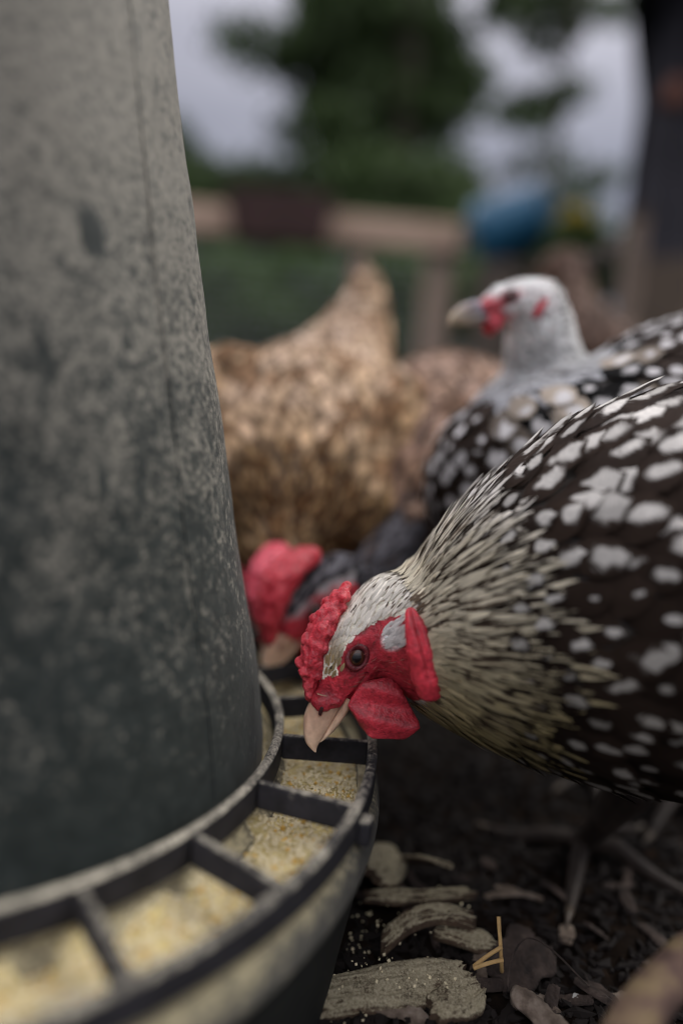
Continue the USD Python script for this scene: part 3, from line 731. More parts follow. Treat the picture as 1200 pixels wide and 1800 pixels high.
def put_feathers(name, sets, parent, origin, kind='stuff', label=None, soft=1.0):
    v, f, uv, c1, c2, pt = join(sets)
    return put(name, (v, f), feather_mat, parent, origin, smooth=True, uv=uv, attrs={'c1': c1, 'c2': c2, 'pat': pt, 'rnd': np.repeat(np.random.default_rng(int(abs(v[0, 0]) * 1e6) % 99991).random((len(v) // 18, 3)) * [1, 1, 0] + [0, 0, soft], 18, 0)}, kind=kind, label=label)


def pick(s, k):
    return (s[0][k], s[1], s[2][k], s[3][k], s[4][k], s[5][k])


HEAD_RINGS = [(38, 6.4, 4.2, 3.2), (34, 6.4, 6.4, 5.0), (28, 6.6, 9.4, 8.0), (20, 7.2, 13.5, 12.4), (10, 8.2, 15.5, 14.8), (0, 8.2, 16.5, 16.4), (-10, 6.8, 17.5, 17.4), (-20, 3.5, 19.0, 18.6), (-28, 0, 19, 19)]


def lobe(points, thick, to_world, edge=0.9, fold=None, curved=False):
    """Flat fleshy flap: hull chain of discs (u, v, r) in head millimetres at side offset w, refined and folded."""
    balls = [m3.Manifold.sphere(1.0, 16).scale((rr, rr, thick)).translate((u, v, w)) for u, v, w, rr in points]
    t = refined(chain(balls) if curved else m3.Manifold.batch_hull(balls), edge, 10)
    v = np.asarray(t.vertices).copy()
    if fold is not None:
        v = fold(v)
    return trimesh.Trimesh(to_world(v), t.faces, process=False)


RED = np.array([0.36, 0.024, 0.036])


def make_head(parent, origin, to_world, comb='rose', red=RED, iris=(0.035, 0.012, 0.006), beak_base=(0.30, 0.17, 0.11), beak_tip=(0.60, 0.42, 0.29), seed=1, fine=1.0, lobes=1.0, beak_top=None, surf=None):
    r = np.random.default_rng(seed)
    # comb
    if comb:
        path = [(37.5, 14.8, 2.8, 3.0), (31, 18.8, 4.3, 6.0), (21, 25.2, 5.9, 9.5), (9, 28.4, 6.5, 10.5), (-3, 29.4, 5.6, 8.5), (-11, 29.4, 3.9, 5.2), (-18, 30.0, 2.0, 2.4)]
        if comb == 'low':
            path = [(38, 15.0, 2.2, 2.5), (30, 18.5, 2.8, 4), (20, 22.5, 3.0, 5), (10, 24.5, 2.4, 4), (2, 25.5, 1.8, 2)]
        if comb == 'tall':
            path = [(40, 14, 5, 6), (31, 24, 8, 12), (20, 31, 10, 16), (8, 36, 10.5, 17), (-5, 36, 9.5, 15), (-14, 33, 8, 13), (-20, 30, 5.5, 9)]
        body = chain([m3.Manifold.sphere(1.0, 16).scale((rr, rr, hw)).translate((u, v, 0)) for u, v, rr, hw in path])
        bumps = []
        P = np.array(path)
        for k in range(int(34 if comb != 'low' else 14)):
            q = r.uniform(0.9, len(P) - 1.6)
            a = P[int(q)] + (P[int(q) + 1] - P[int(q)]) * (q % 1)
            th = r.uniform(0, 2 * np.pi)
            # bumps all around the section, along its radius
            bu = np.array([a[0], a[1], 0]) + np.array([0.30 * math.sin(th) * a[2], 0.66 * math.sin(th) * a[2], math.cos(th) * a[3] * 0.72])
            bumps.append(m3.Manifold.sphere(float(r.uniform(2.4, 4.2)), 14).translate(tuple(bu)))
        full = m3.Manifold.batch_boolean([body] + bumps, m3.OpType.Add)
        t = refined(full, 0.9 * fine, 14)
        v = np.asarray(t.vertices)
        nrm = np.asarray(t.vertex_normals)
        v = v + nrm * ((meshkit.fbm(v * 0.26, 2, 5) - 0.5) * 3.0 + (meshkit.fbm(v * 0.75, 3, 6) - 0.5) * 1.3)[:, None]
        hl = meshkit.fbm(v * 0.22, 3, 9)
        col = red[None] * (0.75 + 0.6 * hl[:, None]) + np.array([0.10, 0.05, 0.05]) * np.clip(hl[:, None] * 2 - 0.9, 0, 1)
        put('comb', trimesh.Trimesh(to_world(v), t.faces, process=False), skin_mat, parent, origin, smooth=True, attrs={'col': col})
    # beak: upper and lower mandible as lofts
    def mandible(up, lo, hw, name, c0, c1):
        up, lo, hw = map(np.asarray, (up, lo, hw))
        n = 24
        tt_ = np.linspace(0, 1, n)
        from scipy.interpolate import PchipInterpolator
        kk = np.linspace(0, 1, len(up))
        Up, Lo, Hw = PchipInterpolator(kk, up)(tt_), PchipInterpolator(kk, lo)(tt_), PchipInterpolator(kk, hw)(tt_)
        ang = np.linspace(0, 2 * np.pi, 24, endpoint=False)
        c, h = (Up + Lo) / 2, (Up - Lo) / 2
        V = np.concatenate([c[:, None] + h[:, None] * np.sin(ang)[None, :, None], (Hw[:, None] * np.sign(np.cos(ang)) * np.abs(np.cos(ang)) ** 0.5)[..., None]], -1)
        i, j = np.meshgrid(np.arange(n - 1), np.arange(24), indexing='ij')
        q = np.stack([i * 24 + j, i * 24 + (j + 1) % 24, (i + 1) * 24 + (j + 1) % 24, (i + 1) * 24 + j], -1).reshape(-1, 4)
        f = np.vstack([q[:, [0, 1, 2]], q[:, [0, 2, 3]]])
        Vf = np.vstack([V.reshape(-1, 3), V[-1].mean(0)])
        kk2 = np.arange(24)
        f = np.vstack([f, np.stack([np.full(24, len(Vf) - 1), (n - 1) * 24 + (kk2 + 1) % 24, (n - 1) * 24 + kk2], 1)])
        g = np.append(np.repeat(tt_, 24), 1.0)[:, None]
        col = np.asarray(c0) * (1 - g) ** 1.5 + np.asarray(c1) * (1 - (1 - g) ** 1.5)
        put(name, trimesh.Trimesh(to_world(Vf), f, process=False), beak_mat, parent, origin, smooth=True, attrs={'col': col})
    mandible([(34, 13.6), (44, 12.6), (52, 8.8), (57.4, 2.8), (58.4, -2.6)], [(29, -0.4), (38, -1.0), (46, -1.5), (53.5, -1.7), (57.9, -3.1)], [7.2, 6.4, 4.9, 2.8, 0.5], 'upper_beak', beak_top or beak_base, beak_tip)
    mandible([(28, 0.6), (37, -0.4), (45, -1.0), (49.5, -1.3), (53.0, -1.6)], [(27, -4.6), (36, -5.0), (43, -4.6), (49, -3.6), (53.0, -2.2)], [7.0, 6.0, 4.4, 2.5, 0.5], 'lower_beak', np.asarray(beak_base) * 0.9, beak_tip)
    for s in (1, -1):
        put('nostril', lobe([(41.0, 7.0, s * 7.6, 1.0), (38.4, 8.0, s * 8.8, 0.8)], 0.9, to_world, 0.8), skin_mat, parent, origin, smooth=True, attrs=None)
        n_ = stage.GetPrimAtPath(parent + '/nostril' + ('' if s == 1 else '_001'))
        pv = UsdGeom.PrimvarsAPI(n_).CreatePrimvar('col', Sdf.ValueTypeNames.Color3fArray, 'vertex')
        pv.Set(Vt.Vec3fArray([Gf.Vec3f(0.02, 0.006, 0.006)] * len(UsdGeom.Mesh(n_).GetPointsAttr().Get())))
        # eye
        e = trimesh.creation.icosphere(4, 5.0)
        ev = np.asarray(e.vertices)
        dirn = unit(np.array([0.12, 0.10, s * 1.0]))
        ca = ev @ dirn / 5.0
        rr = np.sqrt(np.maximum(0, 1 - ca ** 2)) * 5
        rr = np.where(ca < 0, 9, rr)
        col = np.where((rr < 2.3)[:, None], [0.004, 0.003, 0.003], np.where((rr < 3.6)[:, None], np.asarray(iris) * (0.7 + 0.5 * np.sin(rr * 4)[:, None] ** 2), [0.03, 0.008, 0.008]))
        ec = np.array([8.6, 8.0, s * 11.6])
        eye_path = put('eye', trimesh.Trimesh(to_world(ev * [1.05, 0.92, 0.95] + ec), e.faces, process=False), eye_mat, parent, origin, smooth=True, attrs={'col': col})
        th = np.linspace(0, 2 * np.pi, 40)
        lid = tube(np.stack([8.6 + 5.6 * np.cos(th), 8.0 + 4.6 * np.sin(th) - 0.4 * np.cos(th), s * (14.2 - 0.25 * np.cos(th) - 0.6 * np.sin(th) ** 2)], -1), 1.35 + 0.3 * np.sin(th * 2 + 1), 10, caps=False)
        put('eyelid', trimesh.Trimesh(to_world(np.asarray(lid.vertices)), lid.faces, process=False), skin_mat, eye_path, origin, smooth=True, attrs={'col': np.broadcast_to(red * 0.25 + 0.004, (len(lid.vertices), 3))})
        # ear lobe: long flap behind the white ear tuft, with a groove down its middle
        def groove(v, s=s):
            v = v.copy()
            ax0, ax1 = np.array([-19.0, -3.0]), np.array([0.0, -24.0])
            dd = unit(ax1 - ax0)
            rel = v[:, :2] - ax0
            side = rel @ np.array([-dd[1], dd[0]])
            v[:, 2] -= s * (1.7 * np.exp(-((side - 0.2) / 1.5) ** 2) * np.clip((v[:, 1] + 25) / 8, 0, 1) + 0.035 * side ** 2)
            v[:, 2] += s * 0.05 * (v[:, 1] + 10)
            v += (meshkit.fbm(v * 0.4, 3, 4) - 0.5)[:, None] * [0.8, 0.8, 0.8]
            return v
        w0 = s * 17.2
        pts = [(-22.0, 1.5, w0, 2.6), (-17.0, -4, w0, 5.2), (-10, -12, w0, 7.0), (-3.0, -20.5, w0, 7.8), (1.0, -25.5, w0, 7.0), (3.5, -18, w0, 3.4)]
        pts = [(u * lobes + (1 - lobes) * -14, v * lobes, w, rr * lobes) for u, v, w, rr in pts]
        if surf is not None:
            pts = [(u, v, s * (max(surf(u, v, s), surf(u, v - 3, s), 13.0) + 2.4), rr) for u, v, w, rr in pts]
        t = lobe(pts[:5], 2.6, to_world, 0.8 * fine, groove, True)
        put('ear_lobe', t, skin_mat, parent, origin, smooth=True, attrs={'col': red[None] * (0.45 + 1.1 * meshkit.fbm(np.asarray(t.vertices) * 160, 3, 2)[:, None])})
        # wattle
        def fold(v, s=s):
            v = v.copy()
            v[:, 2] += s * (1.5 * np.sin((v[:, 0] - v[:, 1] * 0.4) * 0.40) - 0.06 * (v[:, 1] + 15)) * np.clip(-v[:, 1] / 12, 0, 1)
            v += (meshkit.fbm(v * 0.5, 3, 14) - 0.5)[:, None] * [0.9, 0.9, 0.7]
            return v
        pts = [(29, -4, s * 7.5, 2.2), (30.5, -12, s * 8.5, 3.4), (33.0, -19.5, s * 9, 4.2), (25.5, -31, s * 9, 4.6), (20.5, -33.5, s * 9, 3.6), (11, -14, s * 8.5, 4.0), (19, -4.5, s * 8.5, 3.6)]
        pts = [(23 + (u - 23) * lobes, v * lobes, w, rr * lobes) for u, v, w, rr in pts]
        t = lobe(pts, 1.8, to_world, 0.9 * fine, fold)
        put('wattle', t, skin_mat, parent, origin, smooth=True, attrs={'col': red[None] * (0.35 + 1.1 * meshkit.fbm(np.asarray(t.vertices) * 130, 3, 7)[:, None])})


def face_mask(L, noise_amp=2.0, small=False):
    """1 where the skin of the face is bare and red, in head millimetres (u forward, v up)."""
    u, v = L[:, 0], L[:, 1]
    crown = np.interp(u, [-24, -21, -9.5, 2.6, 12, 21, 30, 45], [-3, 2, 10.5, 15.0, 14.0, 11.6, 16, 20])
    rear = -21 + (4 - v) * 28 / 36
    nz = (meshkit.fbm(L * 0.35, 3, 3) - 0.5) * noise_amp * 2
    if small:                                            # only round the eye and down the cheek to the beak
        eye_ = np.hypot((u - 10) / 13, (v - 8.5) / 5.0) < 1
        cheek_ = np.hypot((u - 26) / 13, (v - 3) / 9.5) < 1
        jaw_ = np.hypot((u - 18) / 10, (v + 7) / 5.0) < 1
        return eye_ | cheek_ | jaw_
    return (v + nz < crown) & (u + nz > rear) & (v > -30)


def frame_from(center, fwd, upv):
    f = unit(fwd)
    w = unit(np.cross(f, upv))        # side
    v = np.cross(w, f)
    Mx = np.stack([f, v, w])           # rows: u, v, w
    return Mx


def leg(parent, origin, hip, hock, foot, toe_dirs, r=0.006, toe_len=0.05):
    sh = chain([ball(hip, r * 2.2, seg=12), ball(hock, r * 1.25, seg=12), ball(foot + [0, 0, 0.007], r * 1.05, seg=12)])
    parts, claws = [sh], []
    for d in toe_dirs:
        d = unit(np.array([d[0], d[1], 0.0]))
        p = [foot + d * toe_len * k for k in (0, 0.35, 0.7, 1.0)]
        zz = [0.008, 0.011, 0.006, 0.004]
        rr = [r * 0.95, r * 0.8, r * 0.7, r * 0.4]
        pts = [np.array([q[0], q[1], float(ground_z(q[0], q[1])) + z]) for q, z in zip(p, zz)]
        parts.append(chain([ball(q, k, seg=10) for q, k in zip(pts, rr)]))
        claws.append(tube([pts[-1], pts[-1] + d * toe_len * 0.12 + [0, 0, 0.001], pts[-1] + d * toe_len * 0.24 - [0, 0, 0.002]], np.array([0.42, 0.28, 0.05]) * r, 8))
    t = refined(m3.Manifold.batch_boolean(parts, m3.OpType.Add), 0.0035, 5)
    lp = put('leg', t, leg_mat, parent, origin, smooth=True)
    for c in claws:
        put('claw', c, claw_mat, lp, origin, smooth=True)


def surface_nets(D, org, h):
    """Smooth closed quad surface of the zero level of the grid D (negative inside)."""
    ins = D < 0
    nx, ny, nz = D.shape
    cnt = np.zeros((nx - 1, ny - 1, nz - 1))
    acc = np.zeros((nx - 1, ny - 1, nz - 1, 3))
    cs = [(i, j, k) for i in (0, 1) for j in (0, 1) for k in (0, 1)]
    sl = lambda c: tuple(slice(c[a], c[a] + D.shape[a] - 1) for a in range(3))
    for a in range(8):
        for b in range(a + 1, 8):
            if sum(abs(cs[a][k] - cs[b][k]) for k in range(3)) != 1:
                continue
            da, db = D[sl(cs[a])], D[sl(cs[b])]
            m = (da < 0) != (db < 0)
            t = np.where(m, da / np.where(m, da - db, 1), 0)
            cnt += m
            for k in range(3):
                acc[..., k] += m * (cs[a][k] + t * (cs[b][k] - cs[a][k]))
    act = cnt > 0
    idx = -np.ones(cnt.shape, int)
    idx[act] = np.arange(act.sum())
    ijk = np.argwhere(act)
    V = org + h * (ijk + acc[act] / cnt[act][:, None])
    Q = []
    for a in range(3):
        b, c = (a + 1) % 3, (a + 2) % 3
        s0 = [slice(1, -1)] * 3
        s0[a] = slice(0, -1)
        s1 = list(s0)
        s1[a] = slice(1, None)
        A, B = ins[tuple(s0)], ins[tuple(s1)]
        e = np.argwhere(A != B)
        flip = A[tuple(e.T)]
        off = np.ones(3, int)
        off[a] = 0
        e = e + off
        def cell(db, dc):
            q = e.copy()
            q[:, b] -= db
            q[:, c] -= dc
            return idx[tuple(q.T)]
        q = np.stack([cell(1, 1), cell(0, 1), cell(0, 0), cell(1, 0)], 1)
        q[~flip] = q[~flip][:, ::-1]
        Q.append(q)
    Q = np.vstack(Q)
    return trimesh.Trimesh(V, np.vstack([Q[:, [0, 1, 2]], Q[:, [0, 2, 3]]]), process=False)


def ellipsoids_mesh(groups, h, blend=0.007):
    """groups: lists of (centre, radii, frame rows). Within a group the union, between the groups a soft union."""
    allc = np.array([c for g in groups for c, _, _ in g])
    allr = np.array([max(r) for g in groups for _, r, _ in g])
    lo, hi = (allc - allr[:, None]).min(0) - 0.02, (allc + allr[:, None]).max(0) + 0.02
    n = np.ceil((hi - lo) / h).astype(int) + 1
    out = None
    ax = [lo[k] + h * np.arange(n[k]) for k in range(3)]
    for g in groups:
        D = np.full(n, 0.06)
        for c, r, fr in g:
            m = max(r) + 0.022
            a = [np.searchsorted(ax[k], c[k] - m) for k in range(3)]
            b = [np.searchsorted(ax[k], c[k] + m) for k in range(3)]
            G = np.stack(np.meshgrid(*[ax[k][a[k]:b[k]] for k in range(3)], indexing='ij'), -1) - c
            q = G @ np.asarray(fr).T
            k0 = np.linalg.norm(q / r, axis=-1)
            k1 = np.linalg.norm(q / np.square(r), axis=-1)
            d = k0 * (k0 - 1) / np.maximum(k1, 1e-9)
            v = D[a[0]:b[0], a[1]:b[1], a[2]:b[2]]
            np.minimum(v, d, out=v)
        if out is None:
            out = D
        else:
            hh = np.clip(0.5 + 0.5 * (out - D) / blend, 0, 1)
            out = out * (1 - hh) + D * hh - blend * hh * (1 - hh)
    t = surface_nets(out, lo, h)
    big = t.split(only_watertight=False)
    if len(big) > 1:
        t = max(big, key=lambda x: len(x.faces))
    from scipy.sparse import coo_matrix, diags
    e = np.vstack([t.faces[:, [0, 1]], t.faces[:, [1, 2]], t.faces[:, [2, 0]]])
    A = coo_matrix((np.ones(2 * len(e)), (np.r_[e[:, 0], e[:, 1]], np.r_[e[:, 1], e[:, 0]])), shape=(len(t.vertices),) * 2).tocsr()
    A.data[:] = 1
    A = diags(1 / np.maximum(np.asarray(A.sum(1)).ravel(), 1)) @ A
    v = np.array(t.vertices)
    for w in (0.5, -0.45, 0.5, -0.45, 0.5, -0.45, 0.5):
        v = v + w * (A @ v - v)
    return trimesh.Trimesh(v, t.faces, process=False)


claw_mat = noisy('hen_claw', [(0.04, 0.03, 0.022), (0.09, 0.07, 0.05)], scale=200, rough=0.4)


class Hen:
    """A hen built from body ellipsoids along its spine plus a head; body is one continuous mesh."""

    def __init__(self, label, head_c, fwd, upv, spine, fine=0.005, under=(0.03, 0.025, 0.02), crown_col=(0.55, 0.52, 0.44), head_scale=1.0, subdivide=0, group=None, face_red=RED, small=False, radial=False, extra=()):
        self.radial = radial
        base = np.array([spine[len(spine) // 2][0][0], spine[len(spine) // 2][0][1], 0.0])
        self.path, self.o = thing('hen', label, 'hen', base, group)
        self.Mx = frame_from(head_c, fwd, upv)
        self.hc = head_c
        self.k = MM * head_scale
        self.to_world = lambda L: (np.asarray(L, float) * self.k) @ self.Mx + head_c
        self.to_local = lambda P: ((np.asarray(P, float) - head_c) @ self.Mx.T) / self.k
        self.spine = np.array([p for p, _ in spine])
        P = np.array([self.to_world([[-22, 0, 0]])[0]] + [p for p, _ in spine])
        rad = [np.array([19, 19, 19.0]) * self.k]
        for _, rr in spine:
            rr = np.atleast_1d(np.asarray(rr, float))
            rad.append(np.array([rr[0]] * 3) if len(rr) == 1 else rr)          # (along, side, up)
        rad = np.array(rad)
        arc = np.concatenate([[0], np.cumsum(np.linalg.norm(np.diff(P, axis=0), axis=1))])
        from scipy.interpolate import PchipInterpolator as PI_
        smp = np.linspace(0, arc[-1], int(arc[-1] / (fine * 1.6)) + 12)
        Pc, Rc = PI_(arc, P)(smp), PI_(arc, rad)(smp)
        axs = unit(np.gradient(Pc, axis=0))
        axs = unit(np.stack([np.convolve(np.pad(axs[:, k], 6, 'edge'), np.ones(13) / 13, 'valid') for k in range(3)], 1))
        body_g = []
        side0 = unit(np.cross(unit(P[len(P) // 2 + 1] - P[len(P) // 2 - 1]) * [1, 1, 0.0], [0, 0, 1.0]))
        for c, r_, x_ in zip(Pc, Rc, axs):
            sd = unit(side0 - x_ * (side0 @ x_))
            body_g.append((c, np.array([min(r_[0], r_[1], r_[2]), r_[1], r_[2]]), np.stack([x_, sd, np.cross(sd, x_)])))
        hr_ = np.array(HEAD_RINGS)
        us_ = np.linspace(33, -28, 40)
        o_ = np.argsort(hr_[:, 0])
        head_g = []
        for u_ in us_:
            vc, hv, hw = (np.interp(u_, hr_[o_, 0], hr_[o_, k]) for k in (1, 2, 3))
            head_g.append((self.to_world([[u_, vc, 0]])[0], np.array([min(5.0, hw), hv, hw]) * self.k, self.Mx))
        ex_g = [(c, np.asarray(r_, float), np.stack([unit(a_), unit(np.cross(np.cross(a_, [0.1, 0.2, 1.0]), a_)), unit(np.cross(a_, [0.1, 0.2, 1.0]))])) for c, r_, a_ in extra]
        if not small:                                       # bare skin over the base of the beak
            head_g.append((self.to_world([[37.0, 8.6, 0]])[0], np.array([5.5, 6.4, 10.0]) * self.k, self.Mx))
            head_g.append((self.to_world([[32.0, 3.0, 0]])[0], np.array([4.5, 5.4, 9.6]) * self.k, self.Mx))
        t = ellipsoids_mesh([body_g, head_g] + ([ex_g] if ex_g else []), fine)
        for _ in range(subdivide):
            Lc = self.to_local(t.triangles_center)
            sel = np.where((Lc[:, 0] > -26) & (np.linalg.norm(Lc - [5, 0, 0], axis=1) < 52))[0]
            t = t.subdivide(face_index=sel)
        self.L = self.to_local(t.vertices)
        self.small = small
        fm = face_mask(self.L, small=small)
        self.crown_col = np.asarray(crown_col)
        inhead = (self.L[:, 0] > -30) & (np.abs(self.L).max(1) < 60)
        col = np.where(inhead[:, None], np.broadcast_to(crown_col, (len(fm), 3)), np.broadcast_to(under, (len(fm), 3)))
        tone = 0.30 + 1.25 * meshkit.fbm(self.L * 0.20, 4, 6)
        # darker bare skin round the eye, the nostril and the mouth corner
        e = np.hypot((self.L[:, 0] - 8.6) / 8.5, (self.L[:, 1] - 8.0) / 7.0)
        tone *= 1 - 0.6 * np.exp(-(e ** 2) * 1.1)
        tone *= np.where(self.L[:, 0] > 30, 0.72, 1.0)
        col = np.where((fm & inhead)[:, None], face_red[None] * tone[:, None], col)
        ear = np.clip((6.2 - np.hypot((self.L[:, 0] + 9) / 1.25, self.L[:, 1] + 0.5)) / 2.5, 0, 1)[:, None] * inhead[:, None]
        col = col * (1 - ear) + np.array([0.72, 0.70, 0.68]) * ear
        v = np.asarray(t.vertices).copy()
        if subdivide:
            lim = np.clip((46 - np.linalg.norm(self.L - [5, 0, 0], axis=1)) / 10, 0, 1) * np.clip((self.L[:, 0] + 22) / 8, 0, 1)
            nr = np.asarray(t.vertex_normals)
            dd = (meshkit.fbm(self.L * 0.45, 3, 12) - 0.5) * 0.9 * fm
            mouth = np.exp(-((self.L[:, 1] - (-1.5 + 0.02 * (self.L[:, 0] - 30) ** 2 * 0.1)) / 1.1) ** 2) * (self.L[:, 0] > 12)
            brow = np.exp(-((self.L[:, 1] - 14.5 + (self.L[:, 0] - 8) ** 2 * 0.03) / 2.0) ** 2) * np.exp(-((self.L[:, 0] - 8) / 9) ** 2)
            cheek = np.exp(-((self.L[:, 0] - 12) / 9) ** 2 - ((self.L[:, 1] + 1) / 4) ** 2)
            dd = dd - 1.3 * mouth + 1.1 * brow + 0.8 * cheek - 1.5 * np.exp(-(e ** 2) * 2.2)
            v = v + nr * (dd * lim * self.k)[:, None]
        self.mesh = trimesh.Trimesh(v, t.faces, process=False)
        put('body', self.mesh, skin_mat, self.path, self.o, smooth=True, attrs={'col': col})
        self.kd = (cKDTree(v), np.asarray(trimesh.Trimesh(v, t.faces, process=False).vertex_normals))

    def surf(self, u, v, s):
        """How far the body reaches sideways at (u, v) of the head."""
        near = (np.hypot(self.L[:, 0] - u, self.L[:, 1] - v) < 2.5) & (np.sign(self.L[:, 2]) == s) & (np.abs(self.L[:, 2]) < 45)
        return float(np.abs(self.L[near, 2]).max()) if near.any() else 0.0

    def flow(self, p):
        """Direction in which feathers lie: away from the beak over the head, then along the spine."""
        d = p - self.to_world([[24, 8, 0]])[0]
        sp = np.vstack([self.to_world([[20, 6, 0]]), self.spine])
        tan = unit(np.gradient(sp, axis=0))
        ks = cKDTree(sp)
        dist, idx = ks.query(p, k=min(3, len(sp)))
        w = 1 / (dist + 0.01) ** 2
        tt = (tan[idx] * w[..., None]).sum(1)
        dl = np.linalg.norm(p - self.to_world([[0, 4, 0]])[0], axis=1)
        if self.radial:                                     # puffed neck: feathers fan out from behind the ear
            rd = p - self.to_world([[-14, -2, 0]])[0]
            k = np.clip((dl - 0.032) / 0.015, 0, 1)[:, None]
            d = unit(d) * (1 - k) + unit(rd) * k
            mix = np.clip((dl - 0.085) / 0.09, 0, 0.85)[:, None]
        else:
            mix = np.clip((dl - 0.03) / 0.12, 0, 0.85)[:, None]
        out = unit(d) * (1 - mix) + unit(tt) * mix + np.array([0, 0, -0.22]) * mix
        return out


rngh = np.random.default_rng(77)

# ---- the hen in front: silver laced, head down at the tray
A_head = at(660, 1141, 0.346)
fwdA = unit(-0.565 * R - 0.825 * U - 0.17 * F)
upA = unit(-0.825 * R + 0.565 * U - 0.04 * F)
spineA = [(at(716, 1110, 0.354), 0.0265), (at(770, 1112, 0.354), (0.036, 0.036, 0.036)), (at(845, 1110, 0.353), (0.045, 0.048, 0.050)), (at(935, 1090, 0.350), (0.058, 0.062, 0.068)),
          (at(1050, 1066, 0.347), (0.076, 0.071, 0.087)), (at(1200, 1040, 0.345), (0.086, 0.077, 0.099)), (at(1380, 1010, 0.345), (0.086, 0.074, 0.092)), (at(1600, 950, 0.345), (0.056, 0.05, 0.056)), (at(1720, 880, 0.345), (0.03, 0.03, 0.03))]
hA = Hen('silver laced hen, nearest, pecking at the tray with head down', A_head, fwdA, upA, spineA, fine=0.0026, radial=True, subdivide=2, crown_col=(0.60, 0.56, 0.46))
make_head(hA.path, hA.o, hA.to_world, seed=4, surf=hA.surf)


def zoneA(p):
    L = hA.to_local(p)
    dist = np.linalg.norm(p - hA.to_world([[0, 4, 0]])[0], axis=1)
    return L, dist


pA = lambda p: ((p - CAM) @ R / ((p - CAM) @ F) * 1200 + 600, 900 - (p - CAM) @ U / ((p - CAM) @ F) * 1200)


def spacingA(lo, hi, s):
    def fn(p):
        L, dist = zoneA(p)
        return np.where((dist >= lo) & (dist < hi), s, -1)
    return fn


sets_fine, sets_neck, sets_body = [], [], []
WHITE, CREAM, YEL, BLK = np.array([0.78, 0.75, 0.68]), np.array([0.80, 0.73, 0.55]), np.array([0.56, 0.46, 0.22]), np.array([0.027, 0.018, 0.013])
# head: tiny feathers
p, n = poisson(hA.mesh, spacingA(0.0, 0.046, 0.00125), 60000, 1)
L = hA.to_local(p)
bare = face_mask(L + rngh.normal(0, 0.9, L.shape), 1.2)
ear = np.hypot((L[:, 0] + 9) / 1.25, L[:, 1] + 0.5) + rngh.normal(0, 0.7, len(L)) < 5.2
fringe = bare & ~ear & (rngh.random(len(p)) < 0.22)
keep = (~bare | ear | fringe) & ~((np.abs(L[:, 2]) < 7) & (L[:, 1] > 14) & (L[:, 0] > -8)) & (L[:, 0] < 26)
p, n, L, ear, fringe = p[keep], n[keep], L[keep], ear[keep], fringe[keep]
fl = hA.flow(p) + rngh.normal(0, 0.10, p.shape)
dk = meshkit.noise(L * 0.35, 3)
back = np.clip((-L[:, 0] - 8) / 18, 0, 1) * np.clip((L[:, 1] + 2) / 14, 0, 1)
speck = (rngh.random(len(p)) < 0.06 + 0.35 * back) & ~ear & ~fringe
front = np.clip((L[:, 0] - 6) / 12, 0, 1)[:, None]
base = (np.array([0.88, 0.84, 0.74]) * (1 - front) + np.array([0.46, 0.35, 0.18]) * front) * rngh.uniform(0.8, 1.1, (len(p), 1))
base[ear] = [0.92, 0.90, 0.86]
base[fringe] = np.array([0.40, 0.16, 0.14]) * rngh.uniform(0.5, 1.5, (int(fringe.sum()), 1))
c1 = np.where(speck[:, None], [0.10, 0.075, 0.055], base)
dist = np.linalg.norm(L, axis=1)
sets_fine.append(feathers(p, n, fl, 0.0045 + 0.0045 * np.clip((-L[:, 0]) / 25, 0, 1) + rngh.uniform(0, .001, len(p)) - 0.0015 * fringe, 0.0017 - 0.0013 * fringe, 0.10 + 0.15 * fringe, c1, base * 0.92, (0.75, 0.3, 0.3), 'hackle', hA.kd, 3, off=0.0003))
# neck: narrow hackle with dark shaft streaks
for lo, hi, s, Ln, W, seed in ((0.036, 0.056, 0.0019, 0.015, 0.0024, 5), (0.048, 0.074, 0.0029, 0.032, 0.0040, 6), (0.064, 0.090, 0.0044, 0.028, 0.0064, 7)):
    p, n = poisson(hA.mesh, spacingA(lo, hi, s), 90000, seed)
    L, dist = zoneA(p)
    bare = face_mask(L, 1.0)
    p, n, L, dist = p[~bare], n[~bare], L[~bare], dist[~bare]
    px, py = pA(p)
    low = np.clip((py - 1080) / 170, 0, 1)                      # throat and breast: yellower, darker
    uppr = np.clip((1020 - py) / 90, 0, 1)
    g = rngh.uniform(0.75, 1.1, len(p))[:, None]
    light = (CREAM * (1 - low[:, None]) + YEL * low[:, None]) * (1 - uppr[:, None]) + WHITE * uppr[:, None]
    far = np.clip((dist - 0.045) / 0.035, 0, 1)
    dark = BLK + np.array([0.10, 0.075, 0.05]) * np.clip(1 - far * 1.6, 0, 1)[:, None]
    inv = rngh.random(len(p)) < 0.15 + 0.2 * uppr             # dark streak on light, or light streak on dark
    c1 = np.where(inv[:, None], dark, light * g)
    c2 = np.where(inv[:, None], light * g, dark)
    wd = np.where(inv, 0.26, 0.25 - 0.10 * far * (1 - 0.6 * uppr)) * rngh.uniform(0.7, 1.2, len(p))
    # nearer the head the feathers stay mostly pale
    pale = (rngh.random(len(p)) < np.clip((0.060 - dist) / 0.018, 0, 0.85))
    c1[pale], c2[pale] = (light * g)[pale], (light * g * 0.85)[pale]
    pat = np.stack([np.full(len(p), 0.68), np.full(len(p), 0.38) - 0.08 * low, wd], 1)
    fl = hA.flow(p) + rngh.normal(0, 0.07, p.shape)
    sets_neck.append(feathers(p, n, fl, Ln * rngh.uniform(0.65, 1.2, len(p)), W * rngh.uniform(0.8, 1.2, len(p)), rngh.uniform(0.05, 0.11, len(p)), c1, c2, pat, 'hackle', hA.kd, seed + 40, off=0.001 + 0.0006 * (7 - seed)))
